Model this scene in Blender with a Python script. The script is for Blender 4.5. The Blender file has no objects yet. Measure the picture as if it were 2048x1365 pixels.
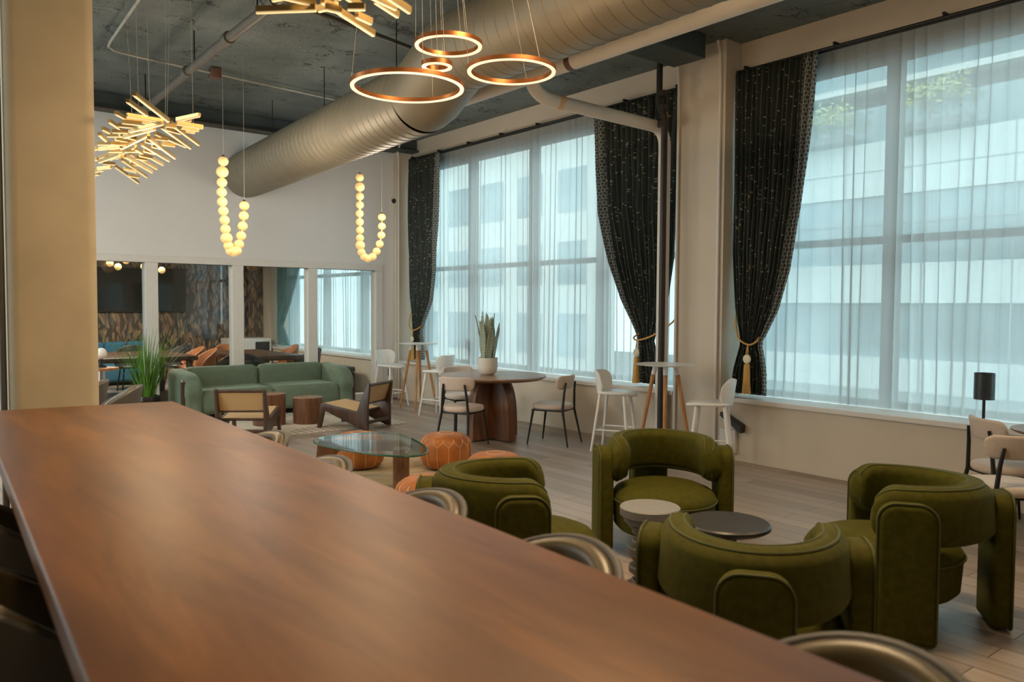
import bpy, bmesh, math, random
from mathutils import Vector, Matrix
random.seed(7)
PI = math.pi
def R(a): return math.radians(a)
C = bpy.context.scene.collection
sc = bpy.context.scene

# ------------------------------------------------------------------ camera
cam_d = bpy.data.cameras.new('camera'); cam = bpy.data.objects.new('camera', cam_d); C.objects.link(cam)
sc.camera = cam
cam_d.sensor_width = 36.0; cam_d.lens = 1589.293 / 2048 * 36
m3 = Matrix(((0.78179185, 0.02293622, -0.62311751), (-0.62351236, 0.03807897, -0.7808856), (0.00581711, 0.99901147, 0.04407084)))
cam.matrix_world = Matrix.Translation((0, 0, 1.62)) @ m3.to_4x4()
cam_d.clip_start = 0.05; cam_d.clip_end = 200
cam_d.dof.use_dof = True; cam_d.dof.focus_distance = 7.4; cam_d.dof.aperture_fstop = 2.8

# ------------------------------------------------------------------ world, exposure, lights
sc.view_settings.view_transform = 'Standard'; sc.view_settings.look = 'None'
sc.view_settings.gamma = 1.0; sc.view_settings.exposure = 0.0
sc.cycles.use_denoising = True
sc.cycles.max_bounces = 8; sc.cycles.diffuse_bounces = 4; sc.cycles.glossy_bounces = 4
sc.cycles.transmission_bounces = 4; sc.cycles.transparent_max_bounces = 16
sc.cycles.caustics_reflective = False; sc.cycles.caustics_refractive = False
sc.cycles.sample_clamp_indirect = 4.0
w = bpy.data.worlds.new('World'); sc.world = w; w.use_nodes = True
wb = w.node_tree.nodes['Background']; wb.inputs[0].default_value = (0.74, 0.93, 0.97, 1); wb.inputs[1].default_value = 4.5

def area(name, loc, rot, sx, sy, power, col, portal=False, spread=None):
    l = bpy.data.lights.new(name, 'AREA'); l.shape = 'RECTANGLE'; l.size = sx; l.size_y = sy
    l.energy = power; l.color = col
    if spread: l.spread = R(spread)
    if portal: l.cycles.is_portal = True
    o = bpy.data.objects.new(name, l); C.objects.link(o); o.location = loc; o.rotation_euler = rot
    return o
# portals only guide the sky light in through the windows and the added left wall opening
area('sky_portal', (7.72, 2.1, 2.4), (0, R(90), 0), 3.6, 6.3, 1, (1, 1, 1), True)
area('sky_portal', (7.72, 8.95, 2.4), (0, R(90), 0), 3.6, 6.1, 1, (1, 1, 1), True)
area('sky_portal', (7.72, 15.15, 1.75), (0, R(90), 0), 2.3, 5.2, 1, (1, 1, 1), True)
area('sky_portal', (-4.05, 8.6, 2.4), (0, R(-90), 0), 3.0, 5.6, 1, (1, 1, 1), True)
WARM = (1.0, 0.70, 0.40); SOFT = (1.0, 0.86, 0.68)
# warm ceiling lamps of the room on the camera's side and over the bar, out of the picture above; two softer fills are added
area('unseen_lamp', (0.9, 0.6, 4.35), (0, 0, 0), 0.7, 0.7, 22, WARM)
area('unseen_lamp', (-1.6, 9.4, 4.35), (0, 0, 0), 1.2, 1.2, 170, (1.0, .92, .82))  # added unseen fill, brightens the back wall and sofa
area('unseen_lamp', (3.4, 2.7, 4.35), (0, 0, 0), 0.9, 0.9, 165, WARM)
area('unseen_lamp', (-2.0, 5.0, 4.35), (0, 0, 0), 1.2, 1.2, 22, WARM)
area('unseen_lamp', (5.8, 0.6, 4.35), (0, 0, 0), 0.8, 0.8, 35, WARM)
area('unseen_lamp', (3.4, 15.0, 2.90), (0, 0, 0), 1.6, 1.6, 190, SOFT)  # added unseen fill, brightens the meeting room and its mural

# ------------------------------------------------------------------ mesh builder
class B:
    def __init__(s): s.bm = bmesh.new(); s.uv = None
    def _add(s, vs, fs):
        v = [s.bm.verts.new(p) for p in vs]
        for f in fs:
            try: s.bm.faces.new([v[i] for i in f])
            except ValueError: pass
        return s
    def box(s, c, d, r=0, seg=3, rz=0, M=None):
        t = bmesh.new(); bmesh.ops.create_cube(t, size=1.0)
        bmesh.ops.scale(t, vec=d, verts=t.verts)
        if r > 0: bmesh.ops.bevel(t, geom=list(t.edges), offset=min(r, min(d) * .49), segments=seg, profile=0.5, affect='EDGES')
        if rz: bmesh.ops.rotate(t, matrix=Matrix.Rotation(rz, 3, 'Z'), verts=t.verts)
        if M is not None: bmesh.ops.transform(t, matrix=M, verts=t.verts)
        bmesh.ops.translate(t, vec=c, verts=t.verts)
        return s.merge(t)
    def b2(s, lo, hi, r=0, seg=2):
        return s.box([(a + b) / 2 for a, b in zip(lo, hi)], [abs(b - a) for a, b in zip(lo, hi)], r, seg)
    def merge(s, t):
        me = bpy.data.meshes.new('t'); t.to_mesh(me); t.free(); s.bm.from_mesh(me); bpy.data.meshes.remove(me); return s
    def tube(s, pts, r, seg=10, closed=False, caps=True):
        P = [Vector(p) for p in pts]; n = len(P)
        rad = r if isinstance(r, (list, tuple)) else [r] * n
        T = []
        for i in range(n):
            if closed: d = P[(i + 1) % n] - P[i - 1]
            else: d = P[min(i + 1, n - 1)] - P[max(i - 1, 0)]
            T.append(d.normalized())
        up = Vector((0, 0, 1)) if abs(T[0].z) < .9 else Vector((1, 0, 0))
        N = (up - T[0] * up.dot(T[0])).normalized(); vs = []
        for i in range(n):
            N = (N - T[i] * N.dot(T[i])).normalized(); Bn = T[i].cross(N)
            for k in range(seg):
                a = 2 * PI * k / seg; vs.append(P[i] + (N * math.cos(a) + Bn * math.sin(a)) * rad[i])
        fs = []
        for i in range(n if closed else n - 1):
            j = (i + 1) % n
            for k in range(seg):
                k2 = (k + 1) % seg; fs.append((i * seg + k, i * seg + k2, j * seg + k2, j * seg + k))
        if caps and not closed:
            fs.append(tuple(range(seg))[::-1]); fs.append(tuple((n - 1) * seg + k for k in range(seg)))
        return s._add(vs, fs)
    def lathe(s, prof, seg=32, c=(0, 0, 0), M=None):
        n = len(prof); vs = []
        for (r, z) in prof:
            for k in range(seg):
                a = 2 * PI * k / seg; p = Vector((max(r, 1e-4) * math.cos(a), max(r, 1e-4) * math.sin(a), z))
                if M is not None: p = M @ p
                vs.append(p + Vector(c))
        fs = []
        for i in range(n - 1):
            for k in range(seg):
                k2 = (k + 1) % seg; fs.append((i * seg + k, i * seg + k2, (i + 1) * seg + k2, (i + 1) * seg + k))
        fs.append(tuple(range(seg))[::-1]); fs.append(tuple((n - 1) * seg + k for k in range(seg)))
        return s._add(vs, fs)
    def grid(s, fn, nu, nv, uv=True):
        vs = [fn(i / nu, j / nv) for i in range(nu + 1) for j in range(nv + 1)]
        v = [s.bm.verts.new(p) for p in vs]; L = s.bm.loops.layers.uv.verify() if uv else None
        for i in range(nu):
            for j in range(nv):
                q = [(i, j), (i + 1, j), (i + 1, j + 1), (i, j + 1)]
                f = s.bm.faces.new([v[a * (nv + 1) + b] for a, b in q])
                if L:
                    for lp, (a, b) in zip(f.loops, q): lp[L].uv = (a / nu, b / nv)
        return s
    def sphere(s, c, r, seg=20, sz=1.0):
        t = bmesh.new(); bmesh.ops.create_uvsphere(t, u_segments=seg, v_segments=max(6, seg // 2), radius=r)
        bmesh.ops.scale(t, vec=(1, 1, sz), verts=t.verts); bmesh.ops.translate(t, vec=c, verts=t.verts); return s.merge(t)
    def prism(s, poly, t, M, r=0, seg=2):
        """2D polygon (u,v) extruded by t along local w, centred; M maps (u,v,w)."""
        q = bmesh.new(); n = len(poly)
        a = [q.verts.new((u, v, -t / 2)) for u, v in poly]; b = [q.verts.new((u, v, t / 2)) for u, v in poly]
        q.faces.new(a[::-1]); q.faces.new(b)
        for i in range(n): q.faces.new((a[i], a[(i + 1) % n], b[(i + 1) % n], b[i]))
        bmesh.ops.recalc_face_normals(q, faces=q.faces)
        if r > 0:
            caps = [f for f in q.faces if len(f.verts) == n and n != 4 or abs(f.normal.z) > .9]
            es = list({e for f in caps for e in f.edges})
            bmesh.ops.bevel(q, geom=es, offset=r, segments=seg, profile=.5, affect='EDGES')
        bmesh.ops.transform(q, matrix=M, verts=q.verts)
        return s.merge(q)
    def build(s, name, m=None, parent=None, smooth=40, solid=0):
        bmesh.ops.recalc_face_normals(s.bm, faces=s.bm.faces)
        me = bpy.data.meshes.new(name); s.bm.to_mesh(me); s.bm.free()
        if m: me.materials.append(m)
        if smooth:
            for p in me.polygons: p.use_smooth = True
            me.set_sharp_from_angle(angle=R(smooth))
        o = bpy.data.objects.new(name, me); C.objects.link(o)
        if parent: o.parent = parent
        if solid:
            md = o.modifiers.new('thick', 'SOLIDIFY'); md.thickness = solid; md.offset = 0
        return o
def XZ(origin, ang=0):
    """matrix: u along direction ang in the floor plane, v up, w sideways"""
    u = Vector((math.cos(ang), math.sin(ang), 0)); v = Vector((0, 0, 1)); w_ = u.cross(v)
    m = Matrix((u, v, w_)).transposed().to_4x4(); return Matrix.Translation(origin) @ m
def thing(name, label, cat, loc=(0, 0, 0), rz=0, group=None):
    o = bpy.data.objects.new(name, None); C.objects.link(o); o.empty_display_size = .1
    o.location = loc; o.rotation_euler = (0, 0, rz); return tag(o, label, cat, group)
def tag(o, label, cat, group=None, kind=None):
    o['label'] = label; o['category'] = cat
    if group: o['group'] = group
    if kind: o['kind'] = kind
    return o
def struct(name, b, m, label=None, cat=None, smooth=0, parent=None):
    o = b.build(name, m, parent, smooth)
    if parent is None:
        o['kind'] = 'structure'
        if label: o['label'] = label
        if cat: o['category'] = cat
    return o
def dup(root, loc, rz, label=None, group=None):
    r = root.copy(); C.objects.link(r); r.location = loc; r.rotation_euler = (0, 0, rz)
    if label: r['label'] = label
    if group: r['group'] = group
    for ch in list(root.children):
        c = ch.copy(); C.objects.link(c); c.parent = r
        for g in list(ch.children):
            d = g.copy(); C.objects.link(d); d.parent = c
    return r
def rrect(w_, h, r, n=6, tops=True, z0=0):
    """rounded-top rectangle outline, from (-w/2,z0) counter-clockwise"""
    p = []
    rb = r if not tops else min(r, .03)
    for cx, cz, a0, rr in ((w_ / 2 - rb, z0 + rb, -90, rb), (w_ / 2 - r, z0 + h - r, 0, r), (-w_ / 2 + r, z0 + h - r, 90, r), (-w_ / 2 + rb, z0 + rb, 180, rb)):
        for i in range(n + 1):
            a = R(a0 + 90 * i / n); p.append((cx + rr * math.cos(a), cz + rr * math.sin(a)))
    return p

# ------------------------------------------------------------------ materials
def nt(name):
    m = bpy.data.materials.new(name); m.use_nodes = True; n = m.node_tree.nodes; l = m.node_tree.links
    return m, n, l, n['Principled BSDF']
def lnk(l, a, b): l.new(a, b)
def mix(n, l, fac, a, b, mode='MIX'):
    x = n.new('ShaderNodeMix'); x.data_type = 'RGBA'; x.blend_type = mode
    for s, v in ((0, fac), (6, a), (7, b)):
        if hasattr(v, 'links'): l.new(v, x.inputs[s])
        elif s == 0: x.inputs[0].default_value = v
        else: x.inputs[s].default_value = (*v, 1) if len(v) == 3 else v
    return x.outputs[2]
def ramp(n, l, src, stops):
    r = n.new('ShaderNodeValToRGB'); e = r.color_ramp.elements
    while len(e) < len(stops): e.new(.5)
    for k, (p, c) in zip(e, stops):
        k.position = p; k.color = (*c, 1) if hasattr(c, '__len__') else (c, c, c, 1)
    l.new(src, r.inputs[0]); return r.outputs[0]
def coords(n, l, kind='Object', scale=(1, 1, 1), rot=(0, 0, 0)):
    t = n.new('ShaderNodeTexCoord'); mp = n.new('ShaderNodeMapping'); mp.inputs['Scale'].default_value = scale
    mp.inputs['Rotation'].default_value = rot; l.new(t.outputs[kind], mp.inputs[0]); return mp.outputs[0]
def noise(n, l, vec, scale, detail=4, rough=.55, dist=0):
    x = n.new('ShaderNodeTexNoise'); x.inputs['Scale'].default_value = scale; x.inputs['Detail'].default_value = detail
    x.inputs['Roughness'].default_value = rough; x.inputs['Distortion'].default_value = dist
    if vec: l.new(vec, x.inputs['Vector'])
    return x.outputs[0]
def bump(n, l, p, h, strength=.3, dist=.01):
    b = n.new('ShaderNodeBump'); b.inputs['Strength'].default_value = strength; b.inputs['Distance'].default_value = dist
    l.new(h, b.inputs['Height']); l.new(b.outputs[0], p.inputs['Normal'])
def simple(name, col, rough=.5, metal=0, var=.12, scale=12, bmp=0, spec=None, kind='Object', sheen=0, bscale=None):
    m, n, l, p = nt(name); p.inputs['Roughness'].default_value = rough; p.inputs['Metallic'].default_value = metal
    if spec is not None: p.inputs['Specular IOR Level'].default_value = spec
    v = coords(n, l, kind); nz = noise(n, l, v, scale)
    dk = tuple(c * (1 - var) for c in col); lt = tuple(min(1, c * (1 + var)) for c in col)
    l.new(ramp(n, l, nz, ((.3, dk), (.7, lt))), p.inputs['Base Color'])
    if bmp: bump(n, l, p, noise(n, l, v, bscale or scale * 4), bmp, .004)
    if sheen:
        p.inputs['Sheen Weight'].default_value = sheen; p.inputs['Sheen Roughness'].default_value = .4
        p.inputs['Sheen Tint'].default_value = (*[min(1, c * 3 + .1) for c in col], 1)
    return m
def emis(name, col, s):
    m, n, l, p = nt(name); p.inputs['Base Color'].default_value = (*col, 1)
    p.inputs['Emission Color'].default_value = (*col, 1); p.inputs['Emission Strength'].default_value = s; return m
def wood(name, c1, c2, rough=.45, scale=(1, 12, 12), kind='Object', coat=0, nscale=3.0, rot=(0, 0, 0)):
    m, n, l, p = nt(name); v = coords(n, l, kind, scale, rot)
    a = noise(n, l, v, nscale, 6, .6, .6); b_ = noise(n, l, v, nscale * .35, 3, .5, .3)
    g = ramp(n, l, a, ((.3, c1), (.7, c2)))
    dk = tuple(c * .55 for c in c1)
    l.new(mix(n, l, ramp(n, l, b_, ((.38, .55), (.6, 0.0))), g, dk), p.inputs['Base Color'])
    p.inputs['Roughness'].default_value = rough
    if coat: p.inputs['Coat Weight'].default_value = coat; p.inputs['Coat Roughness'].default_value = .25
    bump(n, l, p, a, .03, .002); return m

M = {}
M['wall'] = simple('wall_paint', (.64, .57, .47), .8, var=.03, scale=2, bmp=.06, bscale=60)
M['backwall'] = simple('back_wall_paint', (.78, .775, .77), .85, var=.02, scale=2, bmp=.04, bscale=60)
M['trim'] = simple('white_trim', (.74, .72, .69), .5, var=.03)
M['column'] = simple('column_paint', (.50, .43, .30), .7, var=.07, scale=4, bmp=.2, bscale=14)
M['warmpipe'] = simple('pipe_wrap', (.72, .68, .62), .6, var=.05, scale=5, bmp=.08)
M['band'] = simple('brown_band', (.12, .06, .04), .5)
M['steel'] = simple('painted_duct', (.25, .21, .145), .48, .25, var=.06, scale=3)
M['black'] = simple('black_metal', (.018, .018, .018), .4, .3)
M['blackpipe'] = simple('black_iron', (.03, .028, .026), .5, .2)
M['greypipe'] = simple('grey_iron', (.10, .09, .075), .5, .1)
M['conduit'] = simple('conduit', (.42, .40, .35), .45, .3)
M['chrome'] = simple('chrome', (.6, .58, .6), .2, 1)
M['brass'] = simple('brass', (.65, .42, .14), .3, 1)
M['white'] = simple('white_lacquer', (.82, .82, .80), .4, var=.02)
M['greystone'] = simple('grey_stone', (.23, .235, .235), .5, var=.06, scale=30)
M['blackwood'] = simple('black_wood', (.035, .034, .034), .38, var=.25, scale=20)
M['mullion'] = simple('bronze_frame', (.05, .05, .05), .45, .4)
M['walnut'] = wood('walnut', (.13, .055, .028), (.25, .115, .055), .42, (12, 12, 1.2))
M['walnut_h'] = wood('walnut_top', (.26, .15, .09), (.40, .25, .16), .4, (1.2, 10, 10))
M['darkwood'] = wood('dark_walnut', (.055, .028, .016), (.11, .055, .032), .4, (8, 8, 2))
M['tan_wood'] = wood('tan_wood', (.42, .19, .07), (.56, .28, .11), .5, (14, 14, 1.5))
M['barwood'] = wood('bar_wood', (.13, .043, .007), (.25, .096, .020), .42, (5, .8, 5), nscale=2.2)
M['barwood'].node_tree.nodes['Principled BSDF'].inputs['Specular IOR Level'].default_value = .28
M['seam'] = simple('leather_stitch', (.75, .50, .28), .7)
M['leather_tan'] = simple('tan_leather', (.37, .125, .028), .5, var=.3, scale=9, bmp=.15, spec=.35)
M['leather_olive'] = simple('olive_leather', (.10, .075, .03), .38, var=.2, scale=8, bmp=.1)
M['shell'] = simple('grey_shell', (.085, .08, .072), .55, var=.05)
M['velvet'] = simple('olive_velvet', (.056, .054, .0014), .8, var=.2, scale=26, bmp=.25, sheen=.22, bscale=220, spec=.2)
M['velvetpipe'] = simple('olive_piping', (.055, .062, .006), .7, sheen=.2)
M['sofa'] = simple('sage_velvet', (.135, .185, .13), .8, var=.10, scale=14, bmp=.15, sheen=.4, bscale=160)
M['fabric'] = simple('oat_fabric', (.58, .49, .42), .85, var=.06, scale=50, bmp=.2, sheen=.15, bscale=260)
M['leather_black'] = simple('black_leather', (.02, .022, .022), .4)
M['tan_shell'] = simple('tan_shell', (.33, .13, .05), .45)
M['bluefab'] = simple('blue_fabric', (.03, .13, .22), .8, sheen=.2)
M['teal'] = simple('teal_drape', (.13, .27, .29), .8, var=.15, scale=6)
M['grass'] = simple('grass_blade', (.09, .24, .025), .45, var=.4, scale=10)
M['pot'] = simple('white_pot', (.72, .69, .63), .5, var=.03)
M['soil'] = simple('soil', (.03, .02, .015), .95)
M['darkpot'] = simple('dark_glazed_pot', (.025, .02, .018), .2)
M['cord'] = simple('gold_cord', (.62, .34, .08), .6, var=.2, scale=80)
M['medal'] = simple('cream_medallion', (.74, .66, .48), .4)
M['copper'] = simple('copper_band', (.42, .16, .05), .35, .8)
M['gold'] = simple('gold_metal', (.52, .38, .16), .32, .9)
M['wire'] = simple('thin_wire', (.35, .33, .28), .5)
M['led'] = emis('ring_led', (1.0, .70, .47), .95)
M['rodled'] = emis('rod_led', (1.0, .74, .40), .55)
M['globe'] = emis('globe_glass', (.80, .50, .20), .62)
M['clothshade'] = simple('smoked_shade', (.035, .045, .055), .3, var=.5, scale=90)
M['outbrick'] = simple('dark_asphalt', (.08, .08, .08), .8)

def cane():
    m, n, l, p = nt('cane'); v = coords(n, l, 'Object', (90, 90, 90))
    ck = n.new('ShaderNodeTexChecker'); l.new(v, ck.inputs['Vector']); ck.inputs['Scale'].default_value = 1
    l.new(mix(n, l, ck.outputs[1], (.47, .27, .10), (.66, .46, .24)), p.inputs['Base Color']); p.inputs['Roughness'].default_value = .55
    return m
M['cane'] = cane()
def floor_mat():
    m, n, l, p = nt('oak_planks'); v = coords(n, l, 'Object', (1, 1, 1), (0, 0, R(90)))
    br = n.new('ShaderNodeTexBrick'); l.new(v, br.inputs['Vector'])
    br.offset = .37; br.inputs['Scale'].default_value = 1; br.inputs['Mortar Size'].default_value = .003
    br.inputs['Brick Width'].default_value = 1.45; br.inputs['Row Height'].default_value = .16; br.inputs['Bias'].default_value = -.1
    br.inputs['Color1'].default_value = (.36, .30, .25, 1); br.inputs['Color2'].default_value = (.22, .175, .14, 1); br.inputs['Mortar'].default_value = (.07, .05, .04, 1)
    g = noise(n, l, coords(n, l, 'Object', (26, 1.3, 1)), 1.6, 6, .6, .4)
    c = mix(n, l, .75, br.outputs[0], ramp(n, l, g, ((.25, .58), (.75, 1.35))), 'MULTIPLY')
    l.new(c, p.inputs['Base Color']); l.new(ramp(n, l, g, ((.3, .30), (.7, .44))), p.inputs['Roughness'])
    bump(n, l, p, br.outputs[1], -.25, .004); return m
M['floor'] = floor_mat()
def ceil_mat():
    m, n, l, p = nt('rough_concrete'); v = coords(n, l, 'Object')
    a = noise(n, l, v, 1.6, 6, .62); vo = n.new('ShaderNodeTexVoronoi'); vo.feature = 'DISTANCE_TO_EDGE'; vo.inputs['Scale'].default_value = 2.2
    vv = n.new('ShaderNodeVectorMath'); vv.operation = 'ADD'; l.new(coords(n, l, 'Object', (1, 2.2, 1)), vv.inputs[0])
    nn = n.new('ShaderNodeTexNoise'); nn.inputs['Scale'].default_value = 3.5; nn.inputs['Detail'].default_value = 5; l.new(v, nn.inputs['Vector']); l.new(nn.outputs[1], vv.inputs[1]); l.new(vv.outputs[0], vo.inputs['Vector'])
    crack = ramp(n, l, vo.outputs[0], ((.0, 0.0), (.03, 1.0)))
    gate = ramp(n, l, noise(n, l, v, 2.3, 3), ((.52, 1.0), (.62, 0.0)))
    ck = mix(n, l, 1, crack, gate, 'LIGHTEN')
    base = ramp(n, l, a, ((.3, (.10, .12, .115)), (.7, (.19, .215, .20))))
    l.new(mix(n, l, ck, (.015, .015, .014), base), p.inputs['Base Color']); p.inputs['Roughness'].default_value = .8
    h = mix(n, l, .5, ck, noise(n, l, coords(n, l, 'Object', (3, 1, 1)), 9, 6, .7))
    bump(n, l, p, h, 1.0, .05); return m
M['ceil'] = ceil_mat()
M['beam'] = simple('beam_paint', (.055, .07, .07), .6, var=.15, scale=5, bmp=.2)
def glass_mat(name, tint=(1, 1, 1), ior=1.5, haze=0):
    m, n, l, p = nt(name); n.remove(p); o = n['Material Output']
    t = n.new('ShaderNodeBsdfTransparent'); t.inputs[0].default_value = (*tint, 1)
    g = n.new('ShaderNodeBsdfGlossy'); g.inputs['Roughness'].default_value = .01
    f = n.new('ShaderNodeFresnel'); f.inputs[0].default_value = ior
    x = n.new('ShaderNodeMixShader'); ge = n.new('ShaderNodeNewGeometry'); mu = n.new('ShaderNodeMath'); mu.operation = 'MULTIPLY_ADD'; l.new(ge.outputs['Backfacing'], mu.inputs[0]); l.new(f.outputs[0], mu.inputs[2]); mi = n.new('ShaderNodeMath'); mi.operation = 'MULTIPLY'; l.new(f.outputs[0], mi.inputs[0]); mi.inputs[1].default_value = -1; l.new(mi.outputs[0], mu.inputs[1]); l.new(mu.outputs[0], x.inputs[0]); l.new(t.outputs[0], x.inputs[1]); l.new(g.outputs[0], x.inputs[2]); l.new(x.outputs[0], o.inputs[0])
    return m
M['glass'] = glass_mat('partition_glass', (.93, .96, .96), 1.75)
M['winglass'] = glass_mat('window_glass', (.95, .98, .98), 1.35)
M['tableglass'] = glass_mat('table_glass', (.88, .96, .94), 2.6)
M['glassedge'] = simple('green_glass_edge', (.02, .09, .065), .2)
def sheer_mat():
    m, n, l, p = nt('sheer_voile'); n.remove(p); o = n['Material Output']
    t = n.new('ShaderNodeBsdfTransparent'); t.inputs[0].default_value = (.80, .84, .84, 1)
    d = n.new('ShaderNodeBsdfDiffuse'); d.inputs[0].default_value = (.80, .83, .83, 1)
    tr = n.new('ShaderNodeBsdfTranslucent'); tr.inputs[0].default_value = (.59, .64, .645, 1)
    x = n.new('ShaderNodeMixShader'); x.inputs[0].default_value = .62; l.new(d.outputs[0], x.inputs[1]); l.new(tr.outputs[0], x.inputs[2])
    uv = n.new('ShaderNodeUVMap'); sp = n.new('ShaderNodeSeparateXYZ'); l.new(uv.outputs[0], sp.inputs[0])
    wv = noise(n, l, coords(n, l, 'UV', (260, 2, 1)), 1.0, 2)
    hd = ramp(n, l, sp.outputs[1], ((.955, .76), (.958, .86)))
    ad = n.new('ShaderNodeMath'); ad.operation = 'MULTIPLY_ADD'; l.new(wv, ad.inputs[0]); ad.inputs[1].default_value = .12; 
    sb = n.new('ShaderNodeMath'); sb.operation = 'SUBTRACT'; l.new(hd, sb.inputs[0]); sb.inputs[1].default_value = .06; l.new(sb.outputs[0], ad.inputs[2])
    y = n.new('ShaderNodeMixShader'); l.new(ad.outputs[0], y.inputs[0]); l.new(t.outputs[0], y.inputs[1]); l.new(x.outputs[0], y.inputs[2]); l.new(y.outputs[0], o.inputs[0])
    return m
M['sheer'] = sheer_mat()
def drape_mat():
    m, n, l, p = nt('dark_patterned_drape'); p.inputs['Roughness'].default_value = .75
    v = coords(n, l, 'UV', (44, 110, 1))
    vo = n.new('ShaderNodeTexVoronoi'); vo.inputs['Scale'].default_value = 1; l.new(v, vo.inputs['Vector'])
    dot = ramp(n, l, vo.outputs[0], ((.20, 1.0), (.30, 0.0)))
    wn = n.new('ShaderNodeTexWhiteNoise'); l.new(vo.outputs['Position'], wn.inputs['Vector'])
    gate = ramp(n, l, wn.outputs[0], ((.48, 0.0), (.49, 1.0)))
    dm = mix(n, l, 1, dot, gate, 'MULTIPLY')
    dotc = ramp(n, l, wn.outputs[0], ((.45, (.50, .30, .09)), (.7, (.36, .36, .30)), (.9, (.10, .26, .26))))
    th = noise(n, l, coords(n, l, 'UV', (160, 6, 1)), 1.0, 3)
    base = ramp(n, l, th, ((.35, (.013, .019, .018)), (.7, (.05, .064, .058))))
    c = mix(n, l, dm, base, dotc)
    br = n.new('ShaderNodeTexBrick'); l.new(coords(n, l, 'UV', (60, 85, 1)), br.inputs['Vector']); br.inputs['Scale'].default_value = 1
    br.inputs['Mortar Size'].default_value = .12; br.inputs['Brick Width'].default_value = .9; br.inputs['Row Height'].default_value = 1.0
    br.inputs['Color1'].default_value = (.05, .065, .065, 1); br.inputs['Color2'].default_value = (.09, .11, .11, 1); br.inputs['Mortar'].default_value = (.36, .38, .37, 1)
    uv = n.new('ShaderNodeUVMap'); sp = n.new('ShaderNodeSeparateXYZ'); l.new(uv.outputs[0], sp.inputs[0])
    ed = ramp(n, l, sp.outputs[0], ((.855, 0.0), (.87, 1.0)))
    l.new(mix(n, l, ed, c, br.outputs[0]), p.inputs['Base Color']); return m
M['drape'] = drape_mat()
def mural_mat():
    m, n, l, p = nt('botanical_mural'); p.inputs['Roughness'].default_value = .55
    v = coords(n, l, 'Object', (1, 1, 1)); n1 = n.new('ShaderNodeTexNoise'); n1.inputs['Scale'].default_value = 2.2; n1.inputs['Detail'].default_value = 3; l.new(v, n1.inputs['Vector'])
    vv = n.new('ShaderNodeVectorMath'); vv.operation = 'MULTIPLY_ADD'; l.new(n1.outputs[1], vv.inputs[0]); vv.inputs[1].default_value = (.35, .35, .35); l.new(v, vv.inputs[2])
    def leaf(sc_, rot):
        vo = n.new('ShaderNodeTexVoronoi'); vo.inputs['Scale'].default_value = 1; vo.inputs['Randomness'].default_value = 1
        mp = n.new('ShaderNodeMapping'); mp.inputs['Rotation'].default_value = (0, rot, 0); mp.inputs['Scale'].default_value = sc_; l.new(vv.outputs[0], mp.inputs[0]); l.new(mp.outputs[0], vo.inputs['Vector'])
        return vo.outputs[0]
    bg = ramp(n, l, noise(n, l, v, 1.1, 3), ((.35, (.012, .018, .02)), (.55, (.07, .045, .03)), (.7, (.02, .04, .045))))
    c = bg
    for sc_, rot, col in (((9, 1, 2.2), .75, (.17, .10, .06)), ((9.5, 1, 2.3), -.65, (.27, .17, .10)), ((13, 1, 2.8), .25, (.13, .12, .09)), ((15, 1, 3.4), -1.2, (.36, .25, .15)), ((16, 1, 3.8), 1.35, (.24, .15, .09))):
        d = leaf(sc_, rot); msk = ramp(n, l, d, ((.20, 1.0), (.36, 0.0))); vein = ramp(n, l, d, ((.0, .45), (.10, 1.0)))
        c = mix(n, l, msk, c, mix(n, l, 1, vein, col, 'MULTIPLY'))
    l.new(c, p.inputs['Base Color']); return m
M['mural'] = mural_mat()
def rug_mat():
    m, n, l, p = nt('dash_rug'); p.inputs['Roughness'].default_value = .95
    t = n.new('ShaderNodeTexCoord'); sp = n.new('ShaderNodeSeparateXYZ'); l.new(t.outputs['Object'], sp.inputs[0])
    def mth(op, a, b=None):
        x = n.new('ShaderNodeMath'); x.operation = op
        for i, q in enumerate((a, b)):
            if q is None: continue
            if hasattr(q, 'links'): l.new(q, x.inputs[i])
            else: x.inputs[i].default_value = q
        return x.outputs[0]
    fx = mth('FRACT', mth('MULTIPLY', sp.outputs[0], 1 / .10)); fy = mth('FRACT', mth('MULTIPLY', sp.outputs[1], 1 / .085))
    dash = mth('MULTIPLY', mth('LESS_THAN', fx, .66), mth('LESS_THAN', fy, .38))
    # plain cream field in the middle with stepped edges, dashes around it
    ax = mth('ABSOLUTE', sp.outputs[0]); ay = mth('ABSOLUTE', sp.outputs[1])
    brd = mth('MAXIMUM', mth('GREATER_THAN', ax, .95), mth('GREATER_THAN', mth('ADD', ay, mth('MULTIPLY', mth('SINE', mth('MULTIPLY', sp.outputs[0], 5.2)), .12)), .66))
    l.new(mix(n, l, mth('MULTIPLY', dash, brd), (.62, .56, .47), (.05, .05, .05)), p.inputs['Base Color']); return m
M['rug'] = rug_mat()
def jute_mat():
    m, n, l, p = nt('jute'); p.inputs['Roughness'].default_value = .95
    a = noise(n, l, coords(n, l, 'Object', (1.2, 22, 1)), 1.5, 4, .6)
    l.new(ramp(n, l, a, ((.30, (.10, .06, .03)), (.42, (.42, .30, .16)), (.65, (.52, .42, .28)))), p.inputs['Base Color']); bump(n, l, p, a, .5, .01); return m
M['jute'] = jute_mat()
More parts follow.
